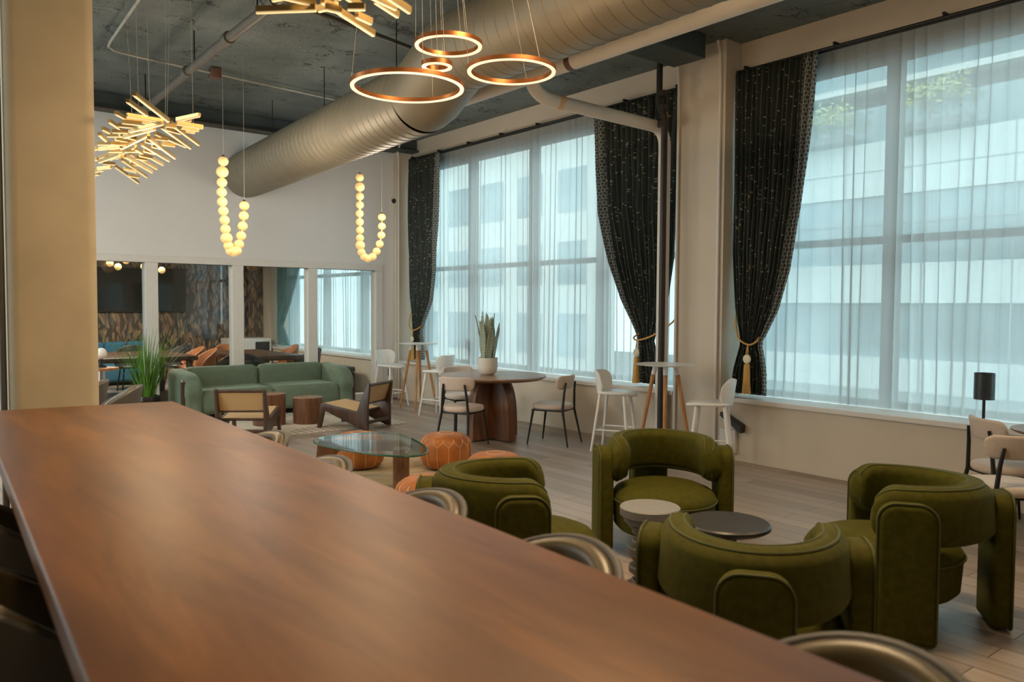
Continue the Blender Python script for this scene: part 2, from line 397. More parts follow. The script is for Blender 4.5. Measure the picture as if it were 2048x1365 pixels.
def snake_mat():
    m, n, l, p = nt('snake_leaf'); p.inputs['Roughness'].default_value = .45
    wv = n.new('ShaderNodeTexWave'); wv.bands_direction = 'Z'; wv.inputs['Scale'].default_value = 16; wv.inputs['Distortion'].default_value = 6; wv.inputs['Detail'].default_value = 2
    l.new(coords(n, l, 'Object'), wv.inputs['Vector'])
    l.new(ramp(n, l, wv.outputs[1], ((.3, (.20, .26, .20)), (.7, (.42, .48, .39)))), p.inputs['Base Color']); return m
M['snake'] = snake_mat()
def facglass():
    m, n, l, p = nt('facade_glass'); p.inputs['Roughness'].default_value = .08; p.inputs['Metallic'].default_value = .2
    nz = noise(n, l, coords(n, l, 'Object', (1, .35, .6)), .8, 3)
    l.new(ramp(n, l, nz, ((.35, (.16, .24, .27)), (.65, (.38, .50, .54)))), p.inputs['Base Color']); return m
M['facglass'] = facglass()
M['facwhite'] = simple('facade_panel', (.82, .86, .84), .5, var=.05, scale=.6)
M['facdark'] = simple('facade_soffit', (.16, .18, .18), .6)
M['facline'] = simple('facade_seam', (.40, .44, .44), .6)
M['leaf'] = simple('pale_leaf', (.55, .58, .22), .6, var=.3, scale=6)
M['cream'] = simple('cream_facade', (.80, .80, .76), .7, var=.06, scale=.5)
M['facwarm'] = emis('sunlit_strip_glow', (1.0, .78, .55), 1.6)  # emission stands in for a warm sunlit streak on the building, no lamp
M['screen'] = simple('tv_screen', (.006, .008, .009), .06, var=0)
M['sockets'] = simple('dark_socket', (.03, .03, .03), .5)

# ------------------------------------------------------------------ room shell
XW, XH, YB, ZC = 7.06, 7.32, 12.1, 4.45
YN, XL, YM = -3.5, -4.0, 18.2
struct('floor', B().b2((XL - .1, YN - .1, -.12), (7.75, YM + .1, 0)), M['floor'], 'grey brown oak plank floor running along the windows', 'floor')
struct('ceiling', B().b2((XL - .1, YN - .1, ZC), (7.75, YB + .15, ZC + .2)), M['ceil'], 'rough dark painted concrete ceiling with cracks', 'ceiling')
struct('wall_left', B().b2((XL - .1, YN - .1, 0), (XL, 5.8, ZC)).b2((XL - .1, 11.4, 0), (XL, YM, ZC)).b2((XL - .1, 5.8, 0), (XL, 11.4, .9)).b2((XL - .1, 5.8, 3.9), (XL, 11.4, ZC)), M['wall'])  # unseen opening added so sky light fills the back of the room
struct('wall_rear', B().b2((XL, YN - .1, 0), (7.75, YN, ZC)), M['wall'])
wr = B()
wr.b2((XW, YN, 0), (7.75, YM + .1, .62)).b2((XW, 5.25, .62), (7.75, 5.89, ZC)).b2((XW, 11.98, .62), (7.75, 12.62, ZC))
wr.b2((XH, -1.05, 4.17), (7.75, 5.25, ZC)).b2((XH, 5.89, 4.17), (7.75, 11.98, ZC)).b2((XW, YN, .62), (7.75, -1.05, ZC))
wr.b2((XW, 17.72, .62), (7.75, YM + .1, 3.0)).b2((XW, 12.62, 2.85), (7.75, 17.72, 3.0))
struct('wall_right', wr, M['wall'], 'cream window wall with sills, header and projecting pilaster', 'wall')
for i, (a, b_) in enumerate(((-1.05, 5.25), (5.89, 11.98), (12.62, 17.72))):
    struct('sill_%d' % (i + 1), B().b2((XW - .03, a, .615), (7.66, b_, .665), .008), M['trim'], ('white window sill under the near window', 'white window sill under the window behind the round table', 'white window sill in the meeting room')[i], 'window sill')
# back wall with the glazed opening of the meeting room
x0, x1, zt, zb = 1.55, 6.66, 2.21, .10
wbk = B().b2((XL, YB, 0), (x0, YB + .14, ZC)).b2((x1, YB, 0), (XW, YB + .14, ZC)).b2((x0, YB, zt), (x1, YB + .14, ZC)).b2((x0, YB, 0), (x1, YB + .14, zb))
struct('wall_back', wbk, M['backwall'], 'pale grey back wall above the glazed partition', 'wall')
win3 = struct('window_3', B().b2((x0 - .13, YB - .025, zt), (x1 + .13, YB + .165, zt + .10), .006).b2((x1, YB - .025, .0), (x1 + .13, YB + .165, zt), .006).b2((x0 - .13, YB - .025, .0), (x0, YB + .165, zt), .006).b2((x0, YB - .03, .0), (x1, YB + .17, zb + .02), .006), M['trim'], 'white framed glazed partition of the meeting room', 'window')
edges = [x0, 2.975, 3.15, 4.215, 4.385, 5.435, 5.595, x1]
for a, b_ in ((2.975, 3.15), (4.215, 4.385), (5.435, 5.595)):
    struct('mullion', B().b2((a, YB - .02, zb), (b_, YB + .16, zt), .006), M['trim'], parent=win3)
for k in range(0, 8, 2):
    struct('pane', B().b2((edges[k], YB + .06, zb), (edges[k + 1], YB + .072, zt)), M['glass'], parent=win3)
struct('trim_1', B().b2((XL, YB - .28, 4.24), (XH, YB, ZC), .01).b2((XL, YB - .34, 4.24), (XH, YB - .28, 4.27)), M['beam'], 'dark painted steel beam along the top of the back wall', 'beam')
struct('trim_2', B().b2((5.0, 5.30, 4.20), (6.78, 5.72, ZC), .01), M['beam'], 'short dark ceiling beam running into the window pilaster', 'beam')
struct('trim_3', B().b2((XW - .05, 12.0, 0), (XW + .02, 12.09, 4.4), .02), M['wall'], 'slim boxed pipe in the back corner', 'trim')
# meeting room shell
struct('wall_mural', B().b2((XL, YM, 0), (XW, YM + .1, 3.0)), M['mural'], 'dark botanical leaf mural wall of the meeting room', 'wall')
struct('baseboard_mural', B().b2((XL, YM - .03, 0), (XW, YM, .58), .004).b2((XL, YM - .05, .56), (XW, YM, .62), .004), M['walnut_h'], 'brown wood dado under the leaf mural', 'dado')
struct('ceiling_meeting', B().b2((XL, YB + .14, 2.95), (7.06, YM, 3.05)), M['trim'])
# windows in the window wall
def window(name, ya, yb, za, zb_, ms, tz, label):
    f = B(); x = 7.60
    for (a, b_) in ((ya, ya + .09), (yb - .09, yb)): f.b2((x, a, za), (x + .1, b_, zb_))
    f.b2((x, ya, za), (x + .1, yb, za + .06)); f.b2((x, ya, zb_ - .20), (x + .1, yb, zb_))
    o = struct(name, f, M['mullion'], label, 'window')
    for y in ms: struct('mullion', B().b2((x - .02, y - .065, za), (x + .1, y + .065, zb_)), M['mullion'], parent=o)
    struct('transom', B().b2((x - .01, ya, tz - .035), (x + .09, yb, tz + .035)), M['mullion'], parent=o)
    ys = [ya] + ms + [yb]
    for a, b_ in zip(ys, ys[1:]): struct('pane', B().b2((x + .04, a, za), (x + .05, b_, zb_)), M['winglass'], parent=o)
window('window_1', -1.05, 5.25, .66, 4.17, [.55, 2.13, 3.72], 2.28, 'tall dark framed window beside the pilaster, with a lamp on its sill')
window('window_2', 5.89, 11.98, .66, 4.17, [7.63, 9.05, 10.6], 2.25, 'tall dark framed window behind the round table')
window('window_4', 12.62, 17.72, .66, 2.95, [14.3, 16.0], 2.25, 'window of the meeting room seen through the partition')

# ------------------------------------------------------------------ outside
fac = thing('building', 'pale panelled office building across the street with glass bands', 'building', (20.0, 6.0, -3.0))
def fp(name, lo, hi, m, y0=-8, y1=16, dx=0): return B().b2((dx, y0 - 6.0, lo + 3), (dx + .5, y1 - 6.0, hi + 3)).build(name, m, fac, 0)
fp('wall_panel', -.46, .36, M['facwhite']); fp('glass_band', .36, 1.75, M['facglass'], dx=.12); fp('wall_panel', 1.75, 2.74, M['facwhite'])
fp('glass_band', 2.74, 4.48, M['facglass'], dx=.12); fp('wall_panel', 4.48, 5.85, M['facwhite']); fp('base_band', -3, -.9, M['facglass'], dx=.12); fp('sill_band', -.9, -.46, M['facline'])
fp('balcony_rail', 5.85, 6.75, M['facglass'], dx=.02); fp('recess_wall', 5.85, 8.2, M['facdark'], dx=1.6); fp('soffit', 7.2, 7.35, M['facwhite'], dx=-.1); fp('upper_glass', 7.35, 12, M['facglass'], dx=.1)
for y in range(-7, 17, 2):
    B().b2((-.015, y - 6.0, -.46 + 3), (.0, y - 5.97, 5.85 + 3)).build('panel_joint', M['facline'], fac, 0)
for z in (3.75, 5.1): B().b2((-.012, -14, z + 3), (0, 11, z + 3.03)).build('panel_joint', M['facline'], fac, 0)
def shrub(y, z, label, r):
    b = B()
    for i in range(320):
        a, e, q = random.uniform(0, 2 * PI), random.gauss(0, .5), r * random.uniform(.35, 1.0)
        c = Vector((19.55 + q * .45 * math.cos(a), y + q * 1.25 * math.sin(a), z + q * .6 * math.sin(e) + .2))
        u = Vector((random.gauss(0, 1), random.gauss(0, 1), random.gauss(0, 1))).normalized() * .10; v = u.orthogonal().normalized() * .05
        b._add([c - u, c + v, c + u, c - v], [(0, 1, 2, 3)])
    t = thing('balcony_shrub', label, 'shrub', (0, 0, 0), 0, 'shrubs on the balcony across the street')
    b.build('foliage', M['leaf'], t, 0); B().tube([(19.55, y, 5.86), (19.55, y + .05, z + .1)], .03).build('stem', M['darkwood'], t)
    B().b2((19.35, y - .9, 5.85), (19.75, y + .9, 6.05)).build('planter_box', M['facdark'], t, 0)
shrub(11.6, 6.4, 'pale green balcony shrub seen beside the dark curtain edge', .8); shrub(8.7, 6.55, 'pale green balcony shrub seen to the other side of the window mullion', .7)
b2_ = thing('building', 'cream building with windows seen through the window behind the round table', 'building', (24.0, 32, -3))
B().b2((0, -8.2, 0), (.6, 14, 17)).build('wall_panel', M['cream'], b2_, 0)
for k in range(7):
    for z in (2.4, 5.6, 8.8): B().b2((-.03, -7 + k * 2.9, z), (0, -5.2 + k * 2.9, z + 1.9)).build('window', M['facglass'], b2_, 0)
B().b2((-.04, 1.25, 5.2), (-.01, 1.6, 11.5)).build('sunlit_strip', M['facwarm'], b2_, 0)
struct('ground', B().b2((7.8, -30, -3.2), (60, 60, -3.0)), M['outbrick'], 'grey street below the windows', 'street')

# ------------------------------------------------------------------ column and services
colm = B(); colm.prism([(x, y) for x, y in rrect(.47, .47, .06, 6, False)], 4.45, Matrix.Translation((.82, 5.35, 2.225)))
tag(colm.build('column', M['column'], None, 40), 'thick cream painted concrete column at the far end of the bar', 'column', None, 'structure')
tag(B().tube([(.56, 5.42, .0), (.56, 5.42, 4.44)], .018).build('conduit_pipe', M['greypipe']), 'slim dark pipe running up beside the cream column', 'pipe')

def duct_part(b, pts, r, ring=.135):
    P = [Vector(p) for p in pts]; q = []; rad = []
    for a, c in zip(P, P[1:]):
        L = (c - a).length; k = max(2, int(L / ring)); d = (c - a) / k
        for i in range(k):
            p = a + d * i; u = d.normalized()
            q += [p - u * .005, p, p + u * .005]; rad += [r, r + .0035, r]
    q.append(P[-1]); rad.append(r)
    b.tube(q, rad, 40, caps=False); return b
du = thing('duct', 'huge round spiral air duct under the ceiling', 'duct', (4.06, 5.9, 3.59))
off = Vector((4.06, 5.9, 3.59))
def rel(pts): return [Vector(p) - off for p in pts]
duct_part(B(), rel([(4.06, -2.5, 3.85), (4.06, 5.86, 3.85)]), .34).build('straight_run', M['steel'], du, 14)
B().tube(rel([(4.06, 5.84, 3.85), (4.06, 5.95, 3.83), (4.06, 6.35, 3.62), (4.07, 6.5, 3.59)]), [.34, .345, .345, .34], 40, caps=False).build('offset_bend', M['steel'], du, 60)
duct_part(B(), rel([(4.07, 6.48, 3.59), (4.44, 12.12, 3.59)]), .34).build('straight_run', M['steel'], du, 14)
for y, z, zz in ((5.7, 3.85, 1), (7.0, 3.59, 1), (8.9, 3.59, 1), (10.8, 3.59, 1)):
    x = 4.06 + (max(0, y - 6.48) * .0656)
    B().tube(rel([(x, y, z + .33), (x, y, 4.45)]), .006, 6).build('hanger_rod', M['black'], du)

pp = thing('drain_pipe', 'white wrapped pipe beside the duct, turning across to the window pilaster and down', 'pipe', (5.04, 6.0, 3.87))
off = Vector((5.04, 6.0, 3.87))
B().tube(rel([(5.04, -1.5, 3.87), (5.04, 8.6, 3.87)]), .08, 20).build('main_run', M['warmpipe'], pp)
def arcpts(p0, pc, p1, n=8): return [((1 - t) ** 2 * Vector(p0) + 2 * t * (1 - t) * Vector(pc) + t * t * Vector(p1)) for t in [i / n for i in range(n + 1)]]
br = arcpts((5.04, 6.04, 3.86), (5.07, 6.04, 3.68), (5.32, 6.03, 3.67)) + arcpts((6.76, 6.0, 3.63), (6.97, 6.0, 3.625), (6.97, 6.0, 3.42))
B().tube(rel(br + [(6.97, 6.0, .0)]), .068, 20).build('branch_pipe', M['warmpipe'], pp)
B().tube(rel([(5.04, 5.42, 3.87), (5.04, 5.49, 3.87)]), .0815, 20).build('joint_band', M['band'], pp)
B().tube(rel([(5.36, 6.03, 3.67), (5.45, 6.03, 3.668)]), .0705, 20).build('joint_band', M['seam'], pp)
ri = thing('riser_pipe', 'black iron pipe standing in front of the white pipe by the pilaster', 'pipe', (6.75, 5.865, 0))
B().tube([(0, .03, 4.45), (0, .03, 3.86), (0, .0, 3.78), (.02, -.03, 3.68), (.02, -.03, 0)], [.034, .034, .036, .036, .034], 14).build('pipe_body', M['blackpipe'], ri)
for z in (3.95, 3.80, 3.70, 3.62): B().tube([(.01, 0, z - .03), (.01, 0, z + .03)], .046, 14).build('coupling', M['blackpipe'], ri)
B().tube([(.045, -.05, 3.75), (.045, -.05, .3)], .006, 6).build('copper_tube', M['copper'], ri)
for y, n_ in ((5.30, 'near'), (5.86, 'far')):
    tag(B().tube([(6.98, y, 4.43), (7.02, y, 4.3), (7.035, y, 4.1), (7.035, y, .0)], .016, 8).build('conduit_pipe', M['trim']), 'thin cream conduit down the %s edge of the window pilaster' % ('camera-side' if n_ == 'near' else 'round-table-side'), 'conduit')
tag(B().tube([(6.9, 11.7, 4.3), (7.0, 11.93, 4.25), (7.03, 11.95, 4.1), (7.03, 11.95, 0)], .016, 8).build('conduit_pipe', M['trim']), 'thin cream conduit in the corner beside the back wall', 'conduit')

sp_ = thing('sprinkler_pipe', 'dark grey sprinkler pipe slung under the ceiling behind the stick chandelier', 'pipe', (2.62, 8, 4.1))
B().tube([(-.06, -7, 0), (0, 0, 0), (.13, 3.9, 0)], .045, 16).build('pipe_body', M['greypipe'], sp_)
for y in (-1.6, -.45, .9): B().tube([(y * .02, y - .05, 0), (y * .02, y + .05, 0)], .058, 16).build('coupling', M['greypipe'], sp_)
for y in (-1.2, .6, 2.6): B().tube([(.01 * y, y, .04), (.01 * y, y, .35)], .008, 6).build('hanger_rod', M['black'], sp_)
cd = thing('ceiling_conduit', 'thin metal conduit bending along the ceiling with a small brown junction box', 'conduit', (2, 9.6, 4.38))
B().tube([(-.1, -2.2, 0), (-.02, -.3, 0), (.0, -.12, 0), (.08, -.0, 0), (.3, .06, 0), (3.4, .42, 0)], .014, 8).build('pipe_body', M['conduit'], cd)
B().box((1.22, .16, 0), (.12, .12, .12), .01).build('junction_box', M['band'], cd)
tag(B().tube([(2.4, 6.85, 4.36), (3.67, 7.17, 4.36), (4.9, 7.5, 4.36)], .022, 10).build('ceiling_conduit', M['greypipe']), 'dark conduit crossing the ceiling towards the duct', 'conduit')
tag(B().tube([(XL, 11.7, 4.2), (6.4, 11.7, 4.2)], .03, 10).build('ceiling_conduit', M['greypipe']), 'grey pipe along the beam at the top of the back wall', 'pipe')
sec = thing('security_camera', 'small white and black dome camera high on the back wall', 'camera', (7.0, YB, 3.43))
B().lathe([(.0, -.02), (.055, -.02), (.055, .02), (0, .02)], 20, M=Matrix.Rotation(R(90), 3, 'X')).build('base', M['trim'], sec)
B().sphere((0, -.05, -.015), .042).build('dome', M['black'], sec)

# ------------------------------------------------------------------ lamps
def pix(x, y, t):
    """point at depth t along a sight line of the camera, used to measure where the fixtures hang"""
    d = m3 @ Vector(((x - 1024) / 1589.293, -(y - 682.5) / 1589.293, -1)); return Vector((0, 0, 1.62)) + d * t
rings = thing('ring_chandelier', 'cluster of four copper edged glowing rings hanging on wires', 'chandelier', (2.9, 4.7, 4.45))
o_ = Vector((2.9, 4.7, 4.45))
for (px, py, rr) in ((897, 88, 70), (874, 129, 32), (815, 172, 117), (1023, 140, 92)):
    dp = 5.35 if rr == 32 else 5.6; c = pix(px, py, dp) - o_; r = rr / 1589.293 * dp * 0.97
    def circ(rad, dz, n=64): return [c + Vector((rad * math.cos(2 * PI * k / n), rad * math.sin(2 * PI * k / n), dz)) for k in range(n)]
    ro = B(); n = 64; th = .032; hh = .014
    sec4 = [(r, -hh), (r, hh), (r - th, hh), (r - th, -hh)]
    vs = [c + Vector((a * math.cos(2 * PI * k / n), a * math.sin(2 * PI * k / n), z)) for k in range(n) for a, z in sec4]
    ro._add(vs, [(k * 4 + j, ((k + 1) % n) * 4 + j, ((k + 1) % n) * 4 + (j + 1) % 4, k * 4 + (j + 1) % 4) for k in range(n) for j in range(3)])
    ho = ro.build('ring', M['copper'], rings, 30)
    rl = B(); vs = [c + Vector((a * math.cos(2 * PI * k / n), a * math.sin(2 * PI * k / n), z)) for k in range(n) for a, z in ((r - .002, -hh - .001), (r - .004, -hh - .008), (r - th + .004, -hh - .008), (r - th + .002, -hh - .001))]
    rl._add(vs, [(k * 4 + j, ((k + 1) % n) * 4 + j, ((k + 1) % n) * 4 + (j + 1) % 4, k * 4 + (j + 1) % 4) for k in range(n) for j in range(4)])
    rl.build('led_strip', M['led'], ho, 30)
    for a in (30, 150, 270):
        p = c + Vector(((r - .01) * math.cos(R(a)), (r - .01) * math.sin(R(a)), hh))
        B().tube([p, Vector((p.x * .7, p.y * .7, -.03))], .0018, 5).build('wire', M['wire'], rings)
B().lathe([(.0, -.04), (.16, -.04), (.16, 0), (0, 0)], 32).build('canopy', M['copper'], rings)

def stick(name, label, rods, base, sc_, off_, extra, seedn, d0, wires):
    t = thing(name, label, 'chandelier', base, 0, 'gold stick chandeliers'); random.seed(seedn); bs = Vector(base)
    def hz(x, y, z):
        d = m3 @ Vector(((x - 1024) / 1589.293, -(y - 682.5) / 1589.293, -1)); return Vector((0, 0, 1.62)) + d * ((z - 1.62) / d.z)
    def rod(a, c):
        d = (c - a).normalized(); up = Vector((0, 0, 1)); s_ = d.cross(up).normalized(); up = s_.cross(d)
        k = B()
        def bar(z0, z1, hw):
            v = [a + s_ * x * hw + up * z - bs for x in (-1, 1) for z in (z0, z1)] + [c + s_ * x * hw + up * z - bs for x in (-1, 1) for z in (z0, z1)]
            k._add(v, [(0, 1, 3, 2), (4, 6, 7, 5), (0, 2, 6, 4), (1, 5, 7, 3), (0, 4, 5, 1), (2, 3, 7, 6)])
        bar(-.010, .014, .011); h = k.build('rod', M['gold'], t, 0)
        k = B(); bar(-.016, -.0105, .006); k.build('led_strip', M['rodled'], h, 0)
    for i, (xa, ya, xb, yb) in enumerate(rods):
        z = d0 + (i % 4) * .022
        rod(hz(off_[0] + xa * sc_, off_[1] + ya * sc_, z), hz(off_[0] + xb * sc_, off_[1] + yb * sc_, z))
    for a, c in extra: rod(Vector(a), Vector(c))
    for a in wires: B().tube([Vector(a) - bs, Vector((a[0] + random.uniform(-.05, .05), a[1] + random.uniform(-.05, .05), 4.45)) - bs], .0018, 5).build('wire', M['wire'], t)
    return t
def lamp_light(name, loc, power, rad, col=WARM):
    l = bpy.data.lights.new(name, 'POINT'); l.energy = power; l.color = col; l.shadow_soft_size = rad
    o = bpy.data.objects.new(name, l); C.objects.link(o); o.location = loc
lamp_light('stick_chandelier_light', (1.75, 6.9, 2.55), 45, .25); lamp_light('stick_chandelier_light', (1.75, 3.3, 2.5), 25, .25)
lamp_light('ring_chandelier_light', (2.9, 4.7, 2.75), 30, .3); lamp_light('bead_light', (3.2, 8.4, 2.75), 45, .25, SOFT); lamp_light('bead_light', (5.4, 9.4, 2.85), 45, .25, SOFT)
rods1 = [(290,140,540,335),(240,190,380,290),(155,280,220,315),(105,340,180,390),(57,395,105,420),(30,435,80,480),(235,295,500,340),(215,320,415,350),(200,345,345,360),(170,370,280,378),(130,415,245,418),(90,445,215,445),(255,412,500,355),(215,455,440,395),(190,540,395,440),(115,620,300,525),(30,640,180,585),(20,505,185,505),(30,545,190,530),(30,610,140,575),(20,690,120,680),(550,350,765,510),(495,385,705,535),(445,430,670,525),(395,465,590,610),(345,510,545,630),(300,545,500,660),(260,580,455,690),(225,600,420,715),(200,625,380,750),(150,675,320,795),(605,330,770,295),(605,355,795,385),(635,385,765,405),(665,410,735,420),(655,340,705,330),(525,370,600,380),(520,395,630,425),(435,465,540,475),(490,505,590,520),(370,485,440,500),(360,555,440,575),(300,610,380,625),(260,650,350,668),(215,690,300,712),(250,740,325,752),(180,440,300,470),(150,470,260,490),(120,500,240,515),(100,560,200,560),(70,600,170,610),(60,650,150,655),(-60,720,60,700),(-90,640,20,620),(-120,760,30,730),(-60,560,20,540),(420,520,500,540),(330,590,420,610),(230,560,330,560),(170,600,260,610)]
rods2 = [(-255,58,94,45),(-120,-30,90,20),(130,0,430,195),(440,0,570,85),(280,40,380,40),(330,85,415,125),(510,0,555,30),(110,52,215,25),(150,40,240,60),(350,-60,560,40),(40,-60,240,-20),(-160,-10,60,-60),(420,-90,640,60),(-60,-90,130,-60),(250,-40,350,30)]
c1 = stick('stick_chandelier', 'gold stick chandelier of many crossed rods hanging beside the column', rods1, (1.75, 6.9, 4.45), .2712, (190, 150), [], 3, 2.86, [(1.50, 5.9, 2.95), (1.85, 6.1, 2.95), (1.95, 7.2, 2.95), (1.65, 7.0, 2.95), (1.55, 6.4, 2.95), (1.8, 6.6, 2.95)])
c2 = stick('stick_chandelier', 'gold stick chandelier cut by the top of the picture above the ring lamp', rods2, (1.75, 3.3, 4.45), .3421, (600, 0), [], 4, 2.86, [(1.6, 3.3, 2.95), (1.8, 3.2, 2.95), (1.5, 3.5, 2.95)])

def beads(label, zpts, dep, yaw, base, rad):
    t = thing('bead_pendant', label, 'pendant lamp', base, 0, 'strings of glowing globes'); bs = Vector(base)
    n = len(zpts); P = []
    for i, (x, y) in enumerate(zpts):
        P.append(pix(x, y, dep + yaw * (i / (n - 1) - .5)) - bs)
    for i, p in enumerate(P):
        r = rad * (1.18 if i in (1, 8) else 1.0)
        B().sphere(p, r, 20, .94).build('globe', M['globe'], t)
    for a, c in zip(P, P[1:]):
        B().tube([a + (c - a) * .38, a + (c - a) * .62], rad * .34, 10).build('collar', M['brass'], t)
    for p in (P[0], P[-1]):
        B().tube([p + Vector((0, 0, rad * .85)), p + Vector((0, 0, rad * 1.25))], [rad * .45, rad * .12], 10).build('cap', M['brass'], t)
        B().tube([p + Vector((0, 0, rad)), Vector((p.x, p.y, 4.45 - bs.z))], .002, 5).build('cable', M['wire'], t)
z1 = [(946,637),(939,716),(936,793),(934,865),(938,936),(946,1004),(955,1072),(962,1138),(970,1205),(985,1262),(1000,1298),(1022,1308),(1045,1298),(1062,1250),(1078,1188),(1089,1115),(1097,1040),(1101,965)]
beads('string of glowing globes hanging in a narrow loop in front of the duct end', [(190 + a * .2712, 150 + c * .2712) for a, c in z1], 8.95, .35, (3.1, 9.0, 4.45), .056)
z2 = [(128,180),(129,241),(129,303),(129,358),(127,414),(128,469),(130,522),(129,573),(131,620),(139,665),(157,695),(182,706),(212,695),(238,660),(258,612),(269,555),(272,497),(272,438)]
beads('string of glowing globes hanging in a wider loop near the window corner', [(680 + a * .3077, 300 + c * .3077) for a, c in z2], 11.05, .3, (5.4, 10.0, 4.45), .056)

# ------------------------------------------------------------------ curtains
def rods(ya, yb, label, n):
    t = thing('curtain_rod', label, 'curtain rod', (7.24, (ya + yb) / 2, 4.13)); L = (yb - ya) / 2
    B().tube([(0, -L, 0), (0, L, 0)], .014, 10).build('rod', M['black'], t); B().tube([(.10, -L, .01), (.10, L, .01)], .012, 10).build('rod', M['black'], t)
    for i in range(n):
        y = -L + .12 + (2 * L - .24) * i / (n - 1); B().box((.04, y, .02), (.16, .025, .03), .004).build('bracket', M['black'], t)
rods(-1.0, 5.24, 'black double curtain rod over the window with the lamp on its sill', 7); rods(5.92, 11.95, 'black double curtain rod over the window behind the round table', 8)
def lerp(tab, z):
    for (a, u), (b_, v) in zip(tab, tab[1:]):
        if z <= b_ or (b_, v) == tab[-1]:
            t = min(1, max(0, (z - a) / (b_ - a))); t = t * t * (3 - 2 * t) if False else t; return u + (v - u) * t
    return tab[-1][1]
def drape(label, lead, back, folds, name='curtain', m='drape', x=7.20, grp='dark patterned curtains', zt_=4.11, amp=.035):
    """lead / back: tables (z, y) of the leading and the wall-side edge, bottom to top"""
    z0, z1_ = lead[0][0], lead[-1][0]
    def fn(u, v):
        z = z0 + (z1_ - z0) * v; a, b_ = lerp(back, z), lerp(lead, z)
        wd = abs(b_ - a); ph = u * folds * 2 * PI
        am = amp * min(1.0, .45 + wd * .55)
        uu = u + .004 * math.sin(ph * 2)
        return (x + am * math.sin(ph + .5 * math.sin(z * 2.1)) + .012 * math.sin(ph * .37 + z * 3), a + (b_ - a) * uu, z)
    g = B().grid(fn, folds * 10, 60); o = g.build(name, M[m], None, 180, solid=.004); return tag(o, label, 'curtain', grp)
drape('dark gold flecked curtain tied back at the near side of the window pilaster',
      [(.70, 4.78), (.95, 4.79), (1.15, 4.83), (1.24, 4.86), (1.34, 4.80), (1.6, 4.66), (2.0, 4.53), (2.6, 4.42), (3.2, 4.36), (4.11, 4.29)],
      [(.70, 5.22), (.95, 5.19), (1.24, 5.10), (1.6, 5.17), (2.2, 5.22), (4.11, 5.235)], 15)
drape('dark gold flecked curtain tied back behind the white pipe, beside the high table',
      [(.70, 6.52), (1.0, 6.55), (1.22, 6.56), (1.34, 6.62), (1.7, 6.86), (2.2, 7.08), (2.8, 7.26), (3.4, 7.33), (4.11, 7.38)],
      [(.70, 6.18), (1.22, 6.32), (1.7, 6.12), (2.2, 6.05), (4.11, 5.98)], 15)
drape('dark gold flecked curtain tied back in the corner next to the back wall',
      [(.70, 11.40), (1.0, 11.44), (1.22, 11.46), (1.34, 11.40), (1.7, 11.15), (2.2, 11.03), (3.0, 10.98), (4.11, 10.94)],
      [(.70, 11.80), (1.22, 11.74), (1.8, 11.84), (2.6, 11.9), (4.11, 11.92)], 13)
def tieback(label, y0, y1, zc, hook, side):
    t = thing('curtain_tieback', label, 'tieback', (7.16, (y0 + y1) / 2, zc), 0, 'gold cord tiebacks'); c = Vector((7.16, (y0 + y1) / 2, zc))
    pts = [Vector((7.26, hook, zc + .34)), Vector((7.17, hook * .8 + y0 * .2 if side else hook, zc + .22)), Vector((7.11, y0 * .55 + hook * .45, zc + .06)), Vector((7.10, (y0 * .8 + y1 * .2), zc)), Vector((7.11, y1, zc + .03)), Vector((7.20, y1 - .02 * (1 if y1 > y0 else -1), zc + .08))]
    sm = []
    for i in range(len(pts) - 1):
        for k in range(6): 
            p0, p1, p2, p3 = pts[max(i - 1, 0)], pts[i], pts[i + 1], pts[min(i + 2, len(pts) - 1)]; q = k / 6
            sm.append(.5 * ((2 * p1) + (p2 - p0) * q + (2 * p0 - 5 * p1 + 4 * p2 - p3) * q * q + (3 * p1 - p0 - 3 * p2 + p3) * q ** 3))
    B().tube([p - c for p in sm + [pts[-1]]], .010, 8).build('cord', M['cord'], t)
    k = Vector((7.09, y0 * .8 + y1 * .2, zc)) - c
    B().tube([k, k + Vector((-.01, .012, -.10))], .006, 6).tube([k, k + Vector((-.01, -.012, -.10))], .006, 6).build('loop', M['cord'], t)
    B().lathe([(0, -.012), (.04, -.01), (.05, 0), (.04, .01), (0, .012)], 20, k + Vector((-.012, 0, -.15)), Matrix.Rotation(R(90), 3, 'Y')).build('medallion', M['medal'], t)
    B().lathe([(.022, -.02), (.03, -.03), (.04, -.24), (.048, -.33), (0, -.33)], 16, k + Vector((-.01, 0, -.18))).build('tassel', M['cord'], t)
tieback('gold cord and orange tassel round the curtain at the near side of the pilaster', 4.96, 4.86, 1.23, 5.20, True)
tieback('gold cord and orange tassel round the curtain behind the high table', 6.47, 6.56, 1.22, 6.02, False)
tieback('gold cord with cream medallion round the curtain in the back corner', 11.62, 11.46, 1.20, 11.86, True)
def sheer(label, ya, yb, za, zb_, n, seedn, x=7.43):
    random.seed(seedn); ph = [random.uniform(0, 6.28) for _ in range(8)]
    def fn(u, v):
        y = ya + (yb - ya) * u; z = za + (zb_ - za) * v; p = u * n * 2 * PI
        big = math.sin(p * .31 + ph[0]) * .5 + math.sin(p * .17 + ph[1]) * .5
        a = .017 * (1 - .35 * v) * (1 + .55 * big)
        w_ = math.sin(p + 1.1 * math.sin(p * .23 + ph[2]) + .25 * (1 - v) * math.sin(u * 9 + ph[3]))
        return (x + a * w_ + .012 * (1 - v) * big, y + .034 * math.cos(p + 1.1 * math.sin(p * .23 + ph[2])) * (1 - .3 * v) + .05 * (1 - v) * math.sin(u * 21 + ph[4]), z)
    return tag(B().grid(fn, n * 14, 24).build('sheer_curtain', M['sheer'], None, 180), label, 'curtain', 'white voile curtains')
sheer('white voile curtain across the window with the lamp on its sill', 2.22, 5.2, .672, 4.155, 22, 11)
